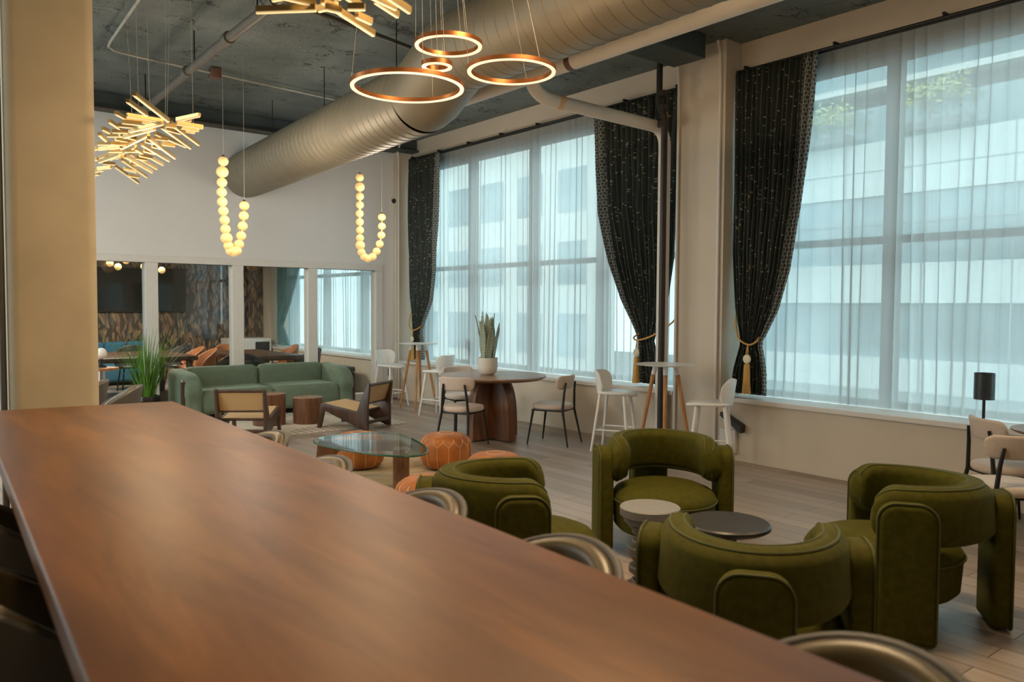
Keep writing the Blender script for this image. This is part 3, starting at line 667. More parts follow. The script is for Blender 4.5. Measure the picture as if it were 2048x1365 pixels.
sheer('white voile curtain across the window behind the round table', 6.0, 11.9, .672, 4.155, 46, 12)
sheer('white voile curtain in the meeting room', 12.7, 17.6, .672, 2.9, 36, 13)
sheer('white voile curtain at the picture edge past the narrow gap', -1.0, 2.10, .672, 4.155, 22, 14)
drape('teal curtain gathered beside the mural in the meeting room', [(.70, 17.0), (1.15, 17.35), (1.7, 16.9), (2.88, 16.2)], [(.70, 17.68), (2.88, 17.68)], 9, 'curtain', 'teal', 7.2, 'teal meeting room curtains')
drape('teal curtain hanging at the partition end of the meeting room window', [(.70, 12.72), (1.2, 12.72), (1.9, 12.9), (2.88, 13.7)], [(.70, 12.64), (2.88, 12.64)], 7, 'curtain', 'teal', 7.2, 'teal meeting room curtains')

# ------------------------------------------------------------------ bar table and its stools
bt = thing('bar_table', 'long dark wooden bar table filling the near corner', 'bar table', (.75, 2.4, 0))
pl = [(.17, .0), (1.17, .0), (1.345, 4.88), (.41, 4.99)]
B().prism([(x - .75, y - 2.4) for x, y in pl], .06, Matrix.Translation((0, 0, 1.02)), .008, 3).build('tabletop', M['barwood'], bt)
for y in (.5, 2.5, 4.4): B().box((.03 + (y - 2.4) * .03, y - 2.4, .495), (.10, .5, .99), .01).build('leg', M['darkwood'], bt)

def arcband(b, r0, r1, a0, a1, zb_, zt_, rc, n=40, bulge=.02, tilt=0, ns=5, ztf=None):
    """upholstered band swept round the z axis, rounded ends"""
    rm = (r0 + r1) / 2; secs = []; rings_ = []
    for i in range(n + 1):
        f = .5 - .5 * math.cos(PI * i / n); f = .5 * f + .5 * i / n
        a = a0 + (a1 - a0) * f; s = min((a - a0), (a1 - a)) * rm
        cut = rc - math.sqrt(max(0, rc * rc - max(0, rc - s) ** 2)) if s < rc else 0
        cut = min(cut, rc * .97)
        th = (r1 - r0) / 2 * (math.sqrt(max(0, 1 - (1 - s / .035) ** 2)) * .55 + .45 if s < .035 else 1)
        zt2 = ztf(f) if ztf else zt_
        cut = min(cut, (zt2 - zb_) * .46); zl, zh = zb_ + cut, zt2 - cut; q = min(th, (zh - zl) / 2) * .9; loop = []
        for (cx, cz, sa) in ((th - q, zl + q, -90), (th - q, zh - q, 0), (-(th - q), zh - q, 90), (-(th - q), zl + q, 180)):
            for k in range(ns + 1):
                t = R(sa + 90 * k / ns); x = cx + q * math.cos(t); z = cz + q * math.sin(t)
                fz = (z - zl) / max(1e-4, zh - zl); x += bulge * math.sin(PI * fz) * (1 if x > 0 else -.2) - tilt * (fz - .5)
                loop.append((x, z))
        rings_.append([Vector(((rm + x) * math.cos(a), (rm + x) * math.sin(a), z)) for x, z in loop])
    m = len(rings_[0]); vs = [p for r_ in rings_ for p in r_]
    fs = [(i * m + k, (i + 1) * m + k, (i + 1) * m + (k + 1) % m, i * m + (k + 1) % m) for i in range(n) for k in range(m)]
    fs += [tuple(range(m)), tuple(n * m + k for k in range(m))[::-1]]
    b._add(vs, fs); return rings_
def pick(rs, idx, off=1.0):
    return [Vector((r_[idx].x * off, r_[idx].y * off, r_[idx].z)) for r_ in rs]

def make_stool(label):
    t = thing('bar_stool', label, 'bar stool', (0, 0, 0), 0, 'leather tub bar stools')
    zf = lambda f: .80 + .22 * (math.sin(PI * f) ** .8)
    b = B(); rs = arcband(b, .215, .236, R(70), R(290), .66, 1.0, .05, 36, .012, -.06, 4, zf); b.build('shell', M['shell'], t)
    b = B(); arcband(b, .165, .222, R(72), R(288), .68, 1.0, .05, 36, .0, -.06, 4, lambda f: zf(f) - .003); b.build('inner_pad', M['leather_olive'], t)
    B().lathe([(0, .62), (.2, .63), (.225, .66), (.225, .70), (.19, .735), (0, .745)], 32).build('seat', M['leather_olive'], t)
    for a in (45, 135, 225, 315):
        B().tube([(.14 * math.cos(R(a)), .14 * math.sin(R(a)), .64), (.24 * math.cos(R(a)), .24 * math.sin(R(a)), 0)], [.016, .011], 8).build('leg', M['black'], t)
    B().tube([(.205 * math.cos(2 * PI * k / 32), .205 * math.sin(2 * PI * k / 32), .24) for k in range(32)], .009, 8, True).build('footrest', M['brass'], t)
    return t
st = make_stool('leather tub stool at the bar, nearest the rattan chair')
st.location = (1.24, 3.62, 0); st.rotation_euler = (0, 0, R(180))
for x, y, rz, lb in ((1.18, 2.87, 180, 'leather tub stool at the bar, next to the glass coffee table'), (1.19, 2.13, 180, 'leather tub stool at the bar, below the nearest leather pouf'),
                     (1.18, 1.47, 180, 'leather tub stool at the bar, beside the green chair near the poufs'), (1.17, .66, 180, 'leather tub stool at the bar, behind the back of the nearest green chair'),
                     (.28, 1.35, 0, 'dark stool under the bar edge, lowest on the shadowed side'), (.33, 2.15, 0, 'dark stool under the shadowed side of the bar, middle one'), (.38, 3.0, 0, 'dark stool under the shadowed side of the bar, farthest one'),
                     (1.28, 6.40, 165, 'brown leather tub stool behind the bar end, in front of the grass plant'), (1.17, 6.98, 165, 'brown leather tub stool half hidden by the cream column')):
    dup(st, (x, y, 0), R(rz), lb)

# ------------------------------------------------------------------ green barrel chairs
def make_barrel(label):
    t = thing('armchair', label, 'armchair', (0, 0, 0), 0, 'olive green velvet barrel chairs')
    b = B(); rs = arcband(b, .285, .405, R(66), R(294), .46, .745, .10, 56, .03, .03, 5)
    SX, SY = 1.09, .885
    for v in b.bm.verts: v.co.x *= SX; v.co.y *= SY
    for r_ in rs:
        for p in r_: p.x *= SX; p.y *= SY
    bk = b.build('backrest', M['velvet'], t, 60)
    L = pick(rs, 8, 1.0)[1:-1]; L2 = pick(rs, 3, 1.0)[1:-1]; m_ = len(rs[0])
    lo1 = pick(rs, 14, 1.0)[1:-1]; lo2 = pick(rs, 21, 1.0)[1:-1]
    B().tube(pick(rs, 9)[1:-1] + pick(rs, 0)[1:-1][::-1], .006, 6, True).build('piping', M['velvetpipe'], bk)
    B().tube(pick(rs, 13)[1:-1] + pick(rs, 20)[1:-1][::-1], .006, 6, True).build('piping', M['velvetpipe'], bk)
    b_ = B().lathe([(0, .15), (.29, .15), (.315, .18), (.325, .34), (.33, .355), (.325, .375), (.305, .405), (.25, .43), (.12, .445), (0, .448)], 48, (0, 0, 0))
    for v in b_.bm.verts: v.co.x = v.co.x * 1.17 + .055; v.co.y *= 1.04
    se = b_.build('seat', M['velvet'], t, 60)
    B().tube([(.055 + .332 * 1.17 * math.cos(2 * PI * k / 48), .332 * 1.04 * math.sin(2 * PI * k / 48), .352) for k in range(48)], .006, 6, True).build('piping', M['velvetpipe'], se)
    for a in (86, 180, 274):
        d = Vector((math.cos(R(a)), math.sin(R(a)), 0)); tn = Vector((-d.y, d.x, 0))
        prof = rrect(.265, .675, .085, 6, True, .012)
        Mx = Matrix((tn, Vector((0, 0, 1)), d)).transposed().to_4x4(); q_ = .482 if a == 180 else .405; Mx = Matrix.Translation(d * q_) @ Mx
        p = B().prism(prof, .105, Mx, .03, 4).build('support_pad', M['velvet'], t, 60)
        pr = [(Vector(d * (q_ + .039)) + tn * u + Vector((0, 0, v))) for u, v in [(q[0] * 1.005, .012 + (q[1] - .012) * 1.003) for q in prof]]
        B().tube(pr, .006, 6, True).build('piping', M['velvetpipe'], p)
    return t
ch = make_barrel('green velvet barrel chair facing the camera side, in front of the white high table')
ch.location = (4.11, 3.52, 0); ch.rotation_euler = (0, 0, R(232))
dup(ch, (2.68, 3.32, 0), R(-38), 'green velvet barrel chair beside the leather poufs, seen from its side and back')
dup(ch, (2.78, 1.90, 0), R(36), 'green velvet barrel chair seen from directly behind, nearest the bar')
dup(ch, (4.17, 1.98, 0), R(127), 'green velvet barrel chair next to the pale dining chairs by the sill')

pt = thing('side_table', 'small grey pedestal table of stacked discs between the green chairs', 'side table', (3.37, 2.97, 0))
for (r, z0, z1_) in ((.14, .0, .05), (.10, .05, .085), (.085, .085, .125), (.115, .125, .165), (.085, .165, .20), (.105, .20, .225), (.125, .225, .275), (.10, .275, .31), (.075, .31, .345), (.10, .345, .38), (.12, .38, .41), (.145, .41, .445)):
    B().lathe([(0, z0), (r - .006, z0), (r, z0 + .006), (r, z1_ - .006), (r - .006, z1_), (0, z1_)], 40).build('disc', M['greystone'], pt)
B().lathe([(0, .445), (.16, .445), (.168, .453), (.168, .494), (.162, .50), (0, .50)], 48).build('tabletop', M['greystone'], pt)
bk_ = thing('side_table', 'low round black table beside the stacked disc table', 'side table', (3.585, 2.61, 0))
B().lathe([(0, .415), (.21, .415), (.232, .43), (.232, .446), (.222, .455), (.20, .452), (0, .45)], 48).build('tabletop', M['blackwood'], bk_)
B().lathe([(0, 0), (.15, 0), (.15, .02), (.05, .05), (.04, .2), (.06, .415), (0, .415)], 32).build('pedestal', M['blackwood'], bk_)

# ------------------------------------------------------------------ poufs, glass table, rugs
def make_pouf(label):
    t = thing('pouf', label, 'pouf', (0, 0, 0), 0, 'tan leather poufs'); H = .35; Rr = .255
    prof = []
    for i in range(25):
        f = i / 24; a = -PI / 2 + PI * f; r = Rr * abs(math.cos(a)) ** .42; z = H / 2 + H / 2 * math.copysign(abs(math.sin(a)) ** .8, math.sin(a)); prof.append((r, z))
    B().lathe(prof, 48).build('cover', M['leather_tan'], t, 60)
    def rad(z):
        s = (z - H / 2) / (H / 2); s = math.copysign(min(1, abs(s)) ** (1 / .8), s); return Rr * max(0, 1 - s * s) ** .21
    N = 14; sm = B()
    for k in range(N):
        a = 2 * PI * k / N
        sm.tube([((rad(z) + .001) * math.cos(a), (rad(z) + .001) * math.sin(a), z) for z in [.02 + .225 * i / 12 for i in range(13)]], .0022, 5)
    zs = [.245 + (H - .262) * (1 - (1 - i / 10) ** 2) for i in range(11)]
    for k in range(N):
        a = 2 * PI * k / N
        for sg in (-1, 1):   # pointed petals on the shoulder
            pts = []
            for i in range(9):
                f = i / 8; z = .245 + .062 * f; aa = a + sg * (PI / N) * (1 - (1 - f) ** 1.8) 
                pts.append(((rad(z) + .001) * math.cos(aa), (rad(z) + .001) * math.sin(aa), z))
            sm.tube(pts, .0022, 5)
        a2 = a + PI / N
        r0 = rad(.307)
        for sg in (-1, 1):
            pts = []
            for i in range(9):
                f = i / 8; rr = r0 * (1 - f) + .075 * f; aa = a2 + sg * (PI / N) * f * (1 if f < .5 else 1) * .5
                z = .307 + (H - .307) * (1 - (rr / r0) ** 2.6) * .98 + .002
                pts.append((rr * math.cos(aa), rr * math.sin(aa), z))
            sm.tube(pts, .0022, 5)
    sm.tube([(.075 * math.cos(2 * PI * k / 24), .075 * math.sin(2 * PI * k / 24), H + .0005) for k in range(24)], .0022, 5, True)
    sm.build('stitching', M['seam'], t); return t
pf = make_pouf('tan leather pouf half hidden under the glass coffee table'); pf.location = (3.70, 7.06, .010)
dup(pf, (4.37, 6.52, .010), .2, 'tan leather pouf standing behind the green chair, right at the glass table end')
dup(pf, (3.17, 4.95, 0), .5, 'tan leather pouf tucked against the nearest corner of the glass table foot')
dup(pf, (4.12, 5.38, .010), .1, 'pale topped tan pouf almost hidden behind the green chair')
ct = thing('coffee_table', 'triangular glass coffee table on a curved wooden base', 'coffee table', (3.35, 6.14, .010))
tri = [(2.99, 6.6), (3.62, 6.66), (3.86, 6.38), (3.56, 5.50), (3.26, 5.56)]
def smooth_poly(P, it=3):
    for _ in range(it):
        Q = []
        for i in range(len(P)):
            a, c = Vector(P[i]), Vector(P[(i + 1) % len(P)]); Q += [a * .75 + c * .25, a * .25 + c * .75]
        P = [tuple(q) for q in Q]
    return P
tp = smooth_poly([(2.93, 6.66, 0), (3.60, 6.74, 0), (3.95, 6.52, 0), (3.62, 5.40, 0), (3.22, 5.46, 0)])
gt = B().prism([(x - 3.4, y - 6.1) for x, y, _ in tp], .018, Matrix.Translation((0, 0, .392))).build('glass_top', M['tableglass'], ct)
B().tube([(x - 3.4, y - 6.1, .392) for x, y, _ in tp], .0088, 8, True).build('edge', M['glassedge'], gt)
def slab(pts, wd, m, name, par, tn):
    b = B(); n = len(pts); w_ = Vector(tn) * wd / 2; vs = []
    for p, th in pts:
        p = Vector(p); vs += [p - w_ , p + w_, p + w_ + Vector((0, 0, 0)), p - w_]
    return b
f1 = B().prism([(-.10, 0), (.30, 0), (.34, .02), (.18, .10), (.14, .20), (.13, .382), (-.04, .382), (-.03, .20), (-.06, .08)], .14, XZ(Vector((.12, -.28, 0)), R(60)), .015, 2).build('base_leg', M['walnut'], ct)
f2 = B().prism([(-.42, .382), (.32, .382), (.42, .33), (.36, .29), (-.22, .30), (-.30, .22), (-.34, .0), (-.46, .0)], .12, XZ(Vector((.08, .28, 0)), R(-35)), .015, 2).build('base_leg', M['walnut'], ct)
B().lathe([(0, .375), (.02, .375), (.02, .392), (0, .392)], 16, (.1, -.42, 0)).build('stud', M['chrome'], ct)
tag(B().b2((-1.15, -1.15, 0), (1.15, 1.15, .010), .004).build('rug', M['jute'], None, 0), 'natural streaked jute rug under the glass coffee table', 'rug').location = (3.35, 6.31, 0)
tag(B().b2((-1.5, -.96, 0), (1.5, .96, .012), .004).build('rug', M['rug'], None, 0), 'cream rug with black dashes in front of the green sofa', 'rug').location = (4.14, 10.31, 0)

# ------------------------------------------------------------------ sofa, lounge chairs, drum tables
sf = thing('sofa', 'sage green velvet two seat sofa with wooden side panels against the partition', 'sofa', (4.50, 11.62, 0))
for x in (-.53, .53):
    B().box((x, -.10, .255), (1.05, .70, .35), .09, 6).build('seat_cushion', M['sofa'], sf, 60)
    B().box((x, .27, .50), (1.06, .22, .42), .09, 6).build('back_cushion', M['sofa'], sf, 60)
B().box((0, .27, .25), (2.2, .22, .36), .05, 4).build('frame', M['sofa'], sf, 60)
for s_ in (-1, 1):
    prof = [(-.47, .09), (.40, .09), (.40, .66), (.34, .69), (-.22, .66), (-.36, .62), (-.45, .54), (-.48, .44), (-.475, .36), (-.44, .30), (-.45, .2)]
    B().prism(prof, .24, XZ(Vector((s_ * 1.15, -.02, 0)), R(90)), .07, 5).build('arm', M['sofa'], sf, 60)
    B().prism([(-.42, .05), (-.35, .05), (-.35, .58), (-.42, .56)], .03, XZ(Vector((s_ * 1.285, -.02, 0)), R(90)), .006, 2).build('side_panel', M['darkwood'], sf)
for x in (-1.0, 1.0):
    for y in (-.30, .30): B().box((x, y, .045), (.10, .10, .09), .01).build('foot', M['darkwood'], sf)

def make_lounge(label):
    t = thing('lounge_chair', label, 'lounge chair', (0, 0, 0), 0, 'dark wood rattan lounge chairs')
    prof = [(.0, 0), (.012, .0), (-.005, .30), (-.035, .595), (-.018, .61), (.01, .60), (.15, .235), (.66, .325), (.70, .315), (.755, 0), (.70, 0), (.645, .215), (.62, .23), (.06, .05)]
    prof = [(-.015, 0), (-.015, .30), (-.045, .595), (-.028, .612), (.0, .60), (.15, .235), (.67, .325), (.70, .315), (.755, 0), (.70, 0), (.648, .205), (.62, .22), (.05, .0)]
    for s_ in (-1, 1): B().prism(prof, .038, XZ(Vector((0, s_ * .28, 0)), 0), .005, 2).build('side_frame', M['darkwood'], t)
    def quad(b, a0, a1, th, z_off=0):
        (u0, v0), (u1, v1) = a0, a1; d = Vector((u1 - u0, 0, v1 - v0)); n = Vector((-d.z, 0, d.x)).normalized() * th
        vs = [Vector((u, y, v)) + n * k for u, v in (a0, a1) for y in (-.26, .26) for k in (-1, 1)]
        b._add(vs, [(0, 1, 3, 2), (4, 6, 7, 5), (0, 2, 6, 4), (1, 5, 7, 3), (0, 4, 5, 1), (2, 3, 7, 6)]); return b
    sfm = B().tube([(.16, -.26, .225), (.16, .26, .225)], .016, 8).tube([(.68, -.26, .305), (.68, .26, .305)], .018, 8).build('seat_frame', M['darkwood'], t)
    quad(B(), (.16, .238), (.68, .318), .005).build('cane_seat', M['cane'], t, 0)
    B().tube([(.07, -.26, .34), (.075, .26, .34)], .018, 8).tube([(-.022, -.26, .585), (-.022, .26, .585)], .018, 8).build('back_frame', M['darkwood'], t)
    quad(B(), (.065, .345), (-.018, .58), .005).build('cane_back', M['cane'], t, 0)
    B().box((.005, 0, .10), (.03, .54, .045), .006).build('stretcher', M['darkwood'], t)
    return t
lc = make_lounge('rattan lounge chair with its back to the bar, facing the sofa')
a = R(55); lc.location = (3.33, 9.30, .012); lc.rotation_euler = (0, 0, a)
a = R(120); dup(lc, (5.11, 9.20, .012), a, 'rattan lounge chair seen from its side, beside the small drum table')
def drum(label, x, y, r, h):
    t = thing('side_table', label, 'side table', (x, y, .012), 0, 'walnut drum tables')
    B().lathe([(0, 0), (r - .012, 0), (r - .004, .004), (r, h - .02), (r, h - .006)], 48).build('body', M['walnut'], t, 50); B().lathe([(0, h - .02), (r - .0015, h - .02), (r - .0015, h - .004), (r - .006, h), (0, h)], 48).build('tabletop', M['walnut_h'], t, 50)
drum('taller round walnut drum table behind the rattan chair', 4.08, 10.33, .215, .42); drum('shorter round walnut drum table standing free on the rug', 4.56, 10.17, .20, .355)

# ------------------------------------------------------------------ round table and dining chairs
rt = thing('dining_table', 'round wooden dining table on a crossed arch base', 'dining table', (5.83, 7.68, 0))
B().lathe([(0, .735), (.60, .735), (.655, .765), (.655, .772), (.648, .78), (0, .78)], 64).build('tabletop', M['walnut_h'], rt, 40)
arch = [(-.36, 0), (.36, 0)] + [((.36 * (1 - (z / .80) ** 3.2) ** (1 / 2.4)), z) for z in [.1 + .635 * i / 12 for i in range(13)]]
arch = arch + [(-u, v) for u, v in arch[2:][::-1]]
for a in (4, 94): B().prism(arch, .12, XZ(Vector((0, 0, .012)), R(a)), .006, 2).build('base_slab', M['walnut'], rt)
for a in (4, 94, 184, 274): B().lathe([(0, 0), (.02, 0), (.02, .014), (0, .014)], 10, (.30 * math.cos(R(a)), .30 * math.sin(R(a)), 0)).build('foot', M['black'], rt)
def make_dining(label):
    t = thing('dining_chair', label, 'dining chair', (0, 0, 0), 0, 'oat fabric dining chairs')
    poly = smooth_poly([(-.23, -.20, 0), (.24, -.24, 0), (.24, .24, 0), (-.23, .20, 0)], 3)
    B().prism([(x, y) for x, y, _ in poly], .065, Matrix.Translation((0, 0, .445)), .028, 4).build('seat', M['fabric'], t, 60)
    def pad(u, v):
        pass
    b = B(); rs = arcband(b, .30, .345, R(180 - 42), R(180 + 42), .655, .815, .07, 30, .0, -.03, 4)
    for v in b.bm.verts: v.co.x += .115
    b.build('backrest', M['fabric'], t, 60)
    B().tube([(.19, -.19, .405), (.19, .19, .405), (-.19, .17, .405), (-.19, -.17, .405)], .011, 8, True).build('seat_frame', M['black'], t)
    for s_ in (-1, 1):
        B().tube([(.18, s_ * .18, .41), (.24, s_ * .215, 0)], [.015, .009], 10).build('leg', M['black'], t)
        B().tube([(-.215, s_ * .135, .735), (-.20, s_ * .15, .62), (-.19, s_ * .17, .41), (-.275, s_ * .21, 0)], [.011, .014, .016, .009], 10).build('leg', M['black'], t)
    return t
dc = make_dining('oat fabric dining chair seen from behind, in front of the round table base')
dc.location = (5.24, 7.47, 0); dc.rotation_euler = (0, 0, R(27))
dup(dc, (5.95, 8.5, 0), R(-100), 'oat fabric dining chair on the far side of the round table, mostly hidden')
dup(dc, (6.23, 7.01, 0), R(114), 'oat fabric dining chair standing free on the window side of the round table')
dup(dc, (6.52, 2.28, 0), R(-40), 'oat fabric dining chair below the window lamp, seen from its side')
dup(dc, (5.81, 2.04, 0), R(50), 'oat fabric dining chair at the picture edge with its back to the green chair')
dup(dc, (5.68, 1.42, 0), R(80), 'oat fabric dining chair of which only the seat shows at the picture edge')
r2 = thing('dining_table', 'round table cut by the picture edge below the window lamp', 'dining table', (6.62, 1.93, 0))
B().lathe([(0, .725), (.32, .725), (.35, .74), (.35, .75), (0, .752)], 48).build('tabletop', M['walnut_h'], r2); B().lathe([(0, 0), (.2, 0), (.2, .015), (.03, .03), (.03, .725), (0, .725)], 24).build('pedestal', M['black'], r2)
# plants
sn = thing('snake_plant', 'snake plant in a white pot on the round table', 'potted plant', (5.80, 7.74, .78))
B().lathe([(0, 0), (.07, 0), (.105, .03), (.122, .10), (.122, .21), (.112, .21), (.11, .19), (0, .19)], 40).build('pot', M['pot'], sn, 50)
B().lathe([(0, .185), (.11, .185), (0, .192)], 20).build('soil', M['soil'], sn)
random.seed(21)
for k in range(14):
    a = 2 * PI * k / 14 + .3; q = .045 + .03 * (k % 2); h = random.uniform(.36, .58) if k % 2 else random.uniform(.5, .60); ln = .03 if k % 2 == 0 else .075
    tn = Vector((-math.sin(a), math.cos(a), 0)); d = Vector((math.cos(a), math.sin(a), 0))
    def leaf(u, v, a=a, q=q, h=h, ln=ln, tn=tn, d=d):
        w_ = .047 * (min(1, .55 + v * 1.3)) * (1 - max(0, (v - .55) / .45) ** 1.8); s_ = (u - .5) * 2
        return d * (q + ln * v * v * 1.0 + .010 * s_ * s_) + tn * (s_ * w_ + .012 * math.sin(v * 5 + a)) + Vector((0, 0, .19 + h * v))
    B().grid(leaf, 4, 14, False).build('leaf', M['snake'], sn, 180, solid=.004)
gp = thing('grass_plant', 'tall grassy plant in a dark glazed pot beside the sofa', 'potted plant', (2.86, 11.62, 0))
B().lathe([(0, 0), (.13, 0), (.17, .12), (.185, .28), (.17, .36), (.155, .36), (.15, .33), (0, .33)], 36).build('pot', M['darkpot'], gp, 50)
b = B(); random.seed(5)
for k in range(210):
    a = random.uniform(0, 2 * PI); q = .12 * math.sqrt(random.random()); L = random.uniform(.45, 1.0); lean = random.uniform(.05, .85) * (.5 + q * 5); dr = random.uniform(0, .35) if random.random() < .4 else 0
    d = Vector((math.cos(a), math.sin(a), 0)); tn = Vector((-d.y, d.x, 0)); pts = []
    for i in range(8):
        f = i / 7; p = d * (q + lean * L * f ** 1.6) + Vector((0, 0, .33 + L * f * (1 - dr * f * f * .9))); wv = .0065 * (1 - f) ** .6 + .0006
        pts += [p - tn * wv, p + tn * wv]
    b._add(pts, [(2 * i, 2 * i + 1, 2 * i + 3, 2 * i + 2) for i in range(7)])
fo = b.build('foliage', M['grass'], gp, 180)
vs = thing('vase', 'small glossy brown vase between the leather stools and the sofa', 'vase', (1.80, 8.0, 0))
B().lathe([(0, 0), (.11, 0), (.14, .2), (.12, .45), (.07, .62), (.075, .70), (.06, .74), (.03, .755), (0, .755)], 28).build('body', simple('brown_glaze', (.07, .03, .03), .12), vs, 60)
so = thing('side_table', 'small orange wood side table beside the column edge', 'side table', (1.98, 10.0, 0))
B().lathe([(0, .86), (.17, .86), (.18, .875), (.18, .89), (0, .89)], 32).build('tabletop', M['tan_wood'], so); B().lathe([(0, 0), (.13, 0), (.10, .1), (.055, .45), (.045, .86), (0, .86)], 28).build('pedestal', M['chrome'], so, 60)
gl = thing('table_lamp', 'small lamp with a white globe on the orange side table', 'table lamp', (1.98, 10.0, .89))
B().lathe([(0, 0), (.06, 0), (.05, .02), (.015, .04), (.015, .1), (0, .1)], 20).build('base', M['black'], gl); B().sphere((0, 0, .16), .065).build('globe', M['white'], gl)

# ------------------------------------------------------------------ high tables and white stools
def hightable(name_label, x, y, a0):
    t = thing('high_table', name_label, 'high table', (x, y, 0), R(a0), 'white high tables on tan legs')
    B().lathe([(0, 1.01), (.22, 1.012), (.30, 1.022), (.305, 1.03), (0, 1.032)], 56).build('tabletop', M['white'], t, 40)
    for k in range(4):
        a = R(90 * k); p = lambda r, z: (r * math.cos(a), r * math.sin(a), z)
        lg = B().tube([p(.125, .92), p(.29, 0)], [.022, .015], 12).build('leg', M['tan_wood'], t)
        B().tube([p(.10, 1.012), p(.125, .92)], [.026, .0225], 12).build('socket', M['white'], lg)
    return t
hightable('white round high table on tan legs beside the pipes at the pilaster', 6.36, 5.42, 40)
hightable('white round high table on tan legs in the corner by the back wall', 6.60, 10.62, 50)
def make_wstool(label):
    t = thing('bar_stool', label, 'bar stool', (0, 0, 0), 0, 'white shell counter stools')
    poly = smooth_poly([(-.20, -.20, 0), (.12, -.20, 0), (.25, -.09, 0), (.25, .09, 0), (.12, .20, 0), (-.20, .20, 0)], 3)
    b = B().prism([(x, y) for x, y, _ in poly], .035, Matrix.Translation((0, 0, .655)), .014, 3)
    for v in b.bm.verts: v.co.z += .03 * max(0, -v.co.x / .2) * 0 - .025 * max(0, (v.co.x - .1) / .15) ** 2
    b.build('seat', M['white'], t, 60)
    b = B(); rs = arcband(b, .205, .228, R(180 - 62), R(180 + 62), .635, .90, .11, 30, .0, -.035, 4); b.build('backrest', M['white'], t, 60)
    for sx, sy in ((.13, .13), (.13, -.13), (-.14, .14), (-.14, -.14)): B().tube([(sx, sy, .64), (sx * 1.55, sy * 1.55, 0)], [.020, .013], 10).build('leg', M['white'], t)
    q = 1 + .55 * (1 - .22 / .64)
    B().tube([(.13 * q, .13 * q, .22), (.13 * q, -.13 * q, .22)], .009, 8).tube([(-.14 * q, .14 * q, .22), (-.14 * q, -.14 * q, .22)], .009, 8).tube([(.13 * q, .13 * q, .24), (-.14 * q, .14 * q, .24)], .009, 8).tube([(.13 * q, -.13 * q, .24), (-.14 * q, -.14 * q, .24)], .009, 8).build('footrest', M['white'], t)
    return t
ws = make_wstool('white counter stool between the near high table and the window sill behind the round table')
ws.location = (6.50, 6.26, 0); ws.rotation_euler = (0, 0, R(-62))
dup(ws, (6.55, 4.98, 0), R(122), 'white counter stool at the near high table, its textured back to the near curtain')
dup(ws, (6.44, 11.2, 0), R(-78), 'white counter stool against the back wall corner at the far high table')
dup(ws, (6.45, 9.82, 0), R(108), 'white counter stool between the far high table and the round table')
# sill lamps, sockets
def silllamp(label, y, x=7.19):
    t = thing('table_lamp', label, 'table lamp', (x, y, .665), 0, 'smoked shade sill lamps')
    B().lathe([(0, 0), (.055, 0), (.055, .012), (.012, .016), (.012, .2), (0, .2)], 20).build('stem', M['blackpipe'], t)
    B().lathe([(.076, .2), (.078, .2), (.078, .42), (.076, .42), (.076, .2)], 32).build('shade', M['clothshade'], t); B().lathe([(0, .21), (.05, .21), (.05, .40), (0, .40)], 24).build('core', M['black'], t)
silllamp('dark shaded lamp on the near window sill above the dining chair', 2.70); silllamp('cylinder shaded lamp on the far window sill behind the voile and snake plant', 10.45, 7.52)
bx = thing('wall_box', 'wall socket box with a dark wedge shaped flap under the near window', 'socket', (XW, 5.12, .33))
B().b2((-.05, -.10, -.25), (0, .10, .0), .006).build('box', M['trim'], bx); B().prism([(-.14, .0), (.12, .12), (.13, .08), (-.13, -.08)], .09, XZ(Vector((-.05, -.06, .06)), R(90)), .004, 1).build('flap', M['sockets'], bx)
for y, z, lb in ((10.55, .33, 'small black socket on the wall between the far high table legs'), ):
    tag(B().b2((XW - .02, y - .035, z - .05), (XW, y + .035, z + .05), .004).build('wall_socket', M['sockets'], None, 0), lb, 'socket')
tag(B().b2((6.90, YB - .02, .40), (6.97, YB, .52), .004).build('wall_socket', M['sockets'], None, 0), 'dark socket on the back wall behind the far white stool', 'socket')

# ------------------------------------------------------------------ meeting room things
tv = thing('television', 'large black television on the leaf mural in the meeting room', 'television', (4.3, YM - .06, 1.92))
B().b2((-1.05, -.02, -.47), (1.0, .05, .47), .006).build('casing', M['black'], tv, 0); B().b2((-1.03, -.026, -.45), (.98, -.02, .45)).build('screen', M['screen'], tv, 0)
def conf(label, x, y, lx, ly):
    t = thing('conference_table', label, 'conference table', (x, y, 0), 0, 'dark conference tables')
    B().box((0, 0, .71), (lx, ly, .08), .02).build('tabletop', M['darkwood'], t)
    for sx in (-1, 1):
        for sy in (-1, 1): B().box((sx * (lx / 2 - .12), sy * (ly / 2 - .12), .335), (.08, .08, .67), .01).build('leg', M['darkwood'], t)
conf('dark conference table behind the grass plant', 3.35, 14.75, 1.75, 1.9); conf('dark glossy conference table behind the sofa middle', 5.30, 14.1, 1.0, 2.2)
def make_tub(label, m):
    t = thing('tub_chair', label, 'chair', (0, 0, 0), 0, 'meeting room tub chairs')
    b = B(); arcband(b, .22, .255, R(75), R(285), .45, .8, .10, 28, .0, -.05, 3, lambda f: .60 + .24 * math.sin(PI * f) ** .8); b.build('backrest', M[m], t, 60)
    B().lathe([(0, .42), (.22, .42), (.24, .45), (.21, .49), (0, .495)], 24).build('seat', M[m], t, 60)
    for a in (45, 135, 225, 315): B().tube([(.15 * math.cos(R(a)), .15 * math.sin(R(a)), .43), (.22 * math.cos(R(a)), .22 * math.sin(R(a)), 0)], .012, 6).build('leg', M['black'], t)
    return t
tb = make_tub('black meeting room chair beside the partition mullion, behind the sofa', 'leather_black'); tb.location = (4.47, 13.4, 0); tb.rotation_euler = (0, 0, R(150))
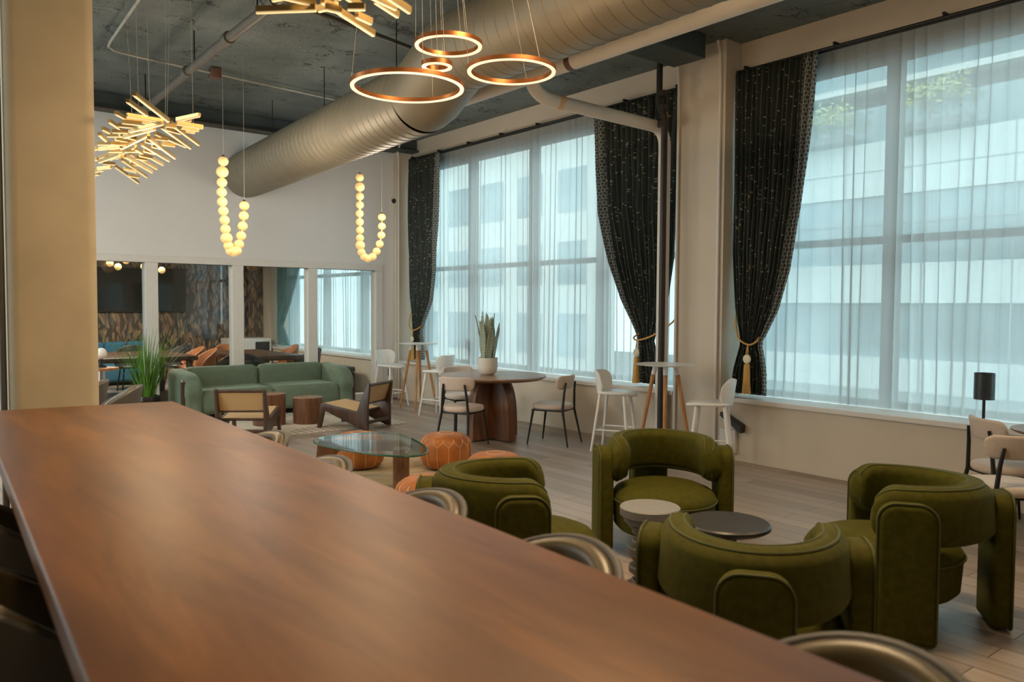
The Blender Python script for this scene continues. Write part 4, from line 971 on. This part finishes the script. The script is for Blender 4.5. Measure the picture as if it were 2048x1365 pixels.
tn_ = make_tub('tan meeting room chair at the corner of the table behind the grass plant', 'tan_shell'); tn_.location = (4.42, 14.3, 0); tn_.rotation_euler = (0, 0, R(180))
dup(tn_, (4.45, 15.1, 0), R(180), 'tan meeting room chair farther along the table behind the grass plant'); dup(tb, (4.45, 15.9, 0), R(200), 'black meeting room chair under the leaf mural, beside the tan chairs')
dup(tb, (3.65, 16.1, 0), R(240), 'black meeting room chair at the mural end of the table behind the grass plant')
dup(tb, (4.75, 12.85, 0), R(40), 'black meeting room chair closest behind the sofa back'); dup(tn_, (5.35, 15.55, 0), R(-90), 'tan meeting room chair in front of the white cabinet'); dup(tb, (6.02, 13.5, 0), R(180), 'black meeting room chair between the glossy table and the bench'); dup(tn_, (6.2, 14.9, 0), R(180), 'tan meeting room chair on the window side of the glossy table')
bs_ = thing('sofa', 'small blue sofa under the mural in the meeting room', 'sofa', (3.75, 17.3, 0))
B().box((0, .1, .25), (1.3, .7, .36), .06, 4).build('seat', M['bluefab'], bs_, 60)
for k in range(3): B().box((-.42 + k * .42, .36, .60), (.42, .18, .50), .07, 4).build('back_cushion', M['bluefab'], bs_, 60)
B().box((-.72, .1, .36), (.16, .7, .5), .06, 4).build('arm', M['bluefab'], bs_, 60)
cb = thing('cabinet', 'white cabinet with a small dark fridge door in the meeting room corner', 'cabinet', (6.55, 17.85, 0))
B().b2((-.5, -.28, 0), (.45, .3, .86), .006).build('body', M['white'], cb, 0); B().b2((.08, -.295, .3), (.40, -.28, .78), .004).build('door', M['black'], cb, 0)
bn = thing('bench', 'black cushioned bench with brass tipped legs behind the sofa end', 'bench', (6.62, 13.72, 0))
B().box((0, 0, .43), (.52, .95, .11), .03, 3).build('cushion', M['leather_black'], bn, 60); B().box((0, 0, .365), (.50, .93, .02)).build('trim_band', M['brass'], bn, 0)
for sx in (-1, 1):
    for sy in (-1, 1):
        lg = B().box((sx * .21, sy * .42, .22), (.04, .04, .29)).build('leg', M['black'], bn, 0); B().tube([(sx * .21, sy * .42, .075), (sx * .21, sy * .42, 0)], [.018, .012], 10).build('brass_tip', M['brass'], lg)
    B().box((sx * .21, 0, .14), (.025, .84, .025)).build('stretcher', M['black'], bn, 0)
def mlamp(label, x, y, h):
    t = thing('floor_lamp', label, 'floor lamp', (x, y, 0), 0, 'dark shaded meeting room lamps')
    B().lathe([(0, 0), (.12, 0), (.12, .015), (.012, .02), (.012, h), (0, h)], 20).build('stand', M['black'], t); B().lathe([(0, h), (.08, h), (.08, h + .22), (0, h + .22)], 24).build('shade', M['black'], t)
mlamp('dark shaded lamp at the column side of the leaf mural', 3.30, 17.5, .95); mlamp('dark shaded lamp before the mural, above the black chairs', 5.35, 16.9, .88)
gc = thing('globe_pendant', 'cluster of small glowing globes hanging in the meeting room', 'pendant lamp', (3.4, 15.0, 2.95))
for k in range(9):
    p = Vector(((k - 4) * .14, .06 * math.sin(k * 2.1), -.62 + .08 * math.sin(k * 1.7) - (.18 if k > 6 else 0)))
    B().sphere(p, .06, 16).build('globe', M['globe'], gc); B().tube([p, (p.x * .3, p.y * .3, 0)], .003, 5).build('cable', M['brass'], gc)
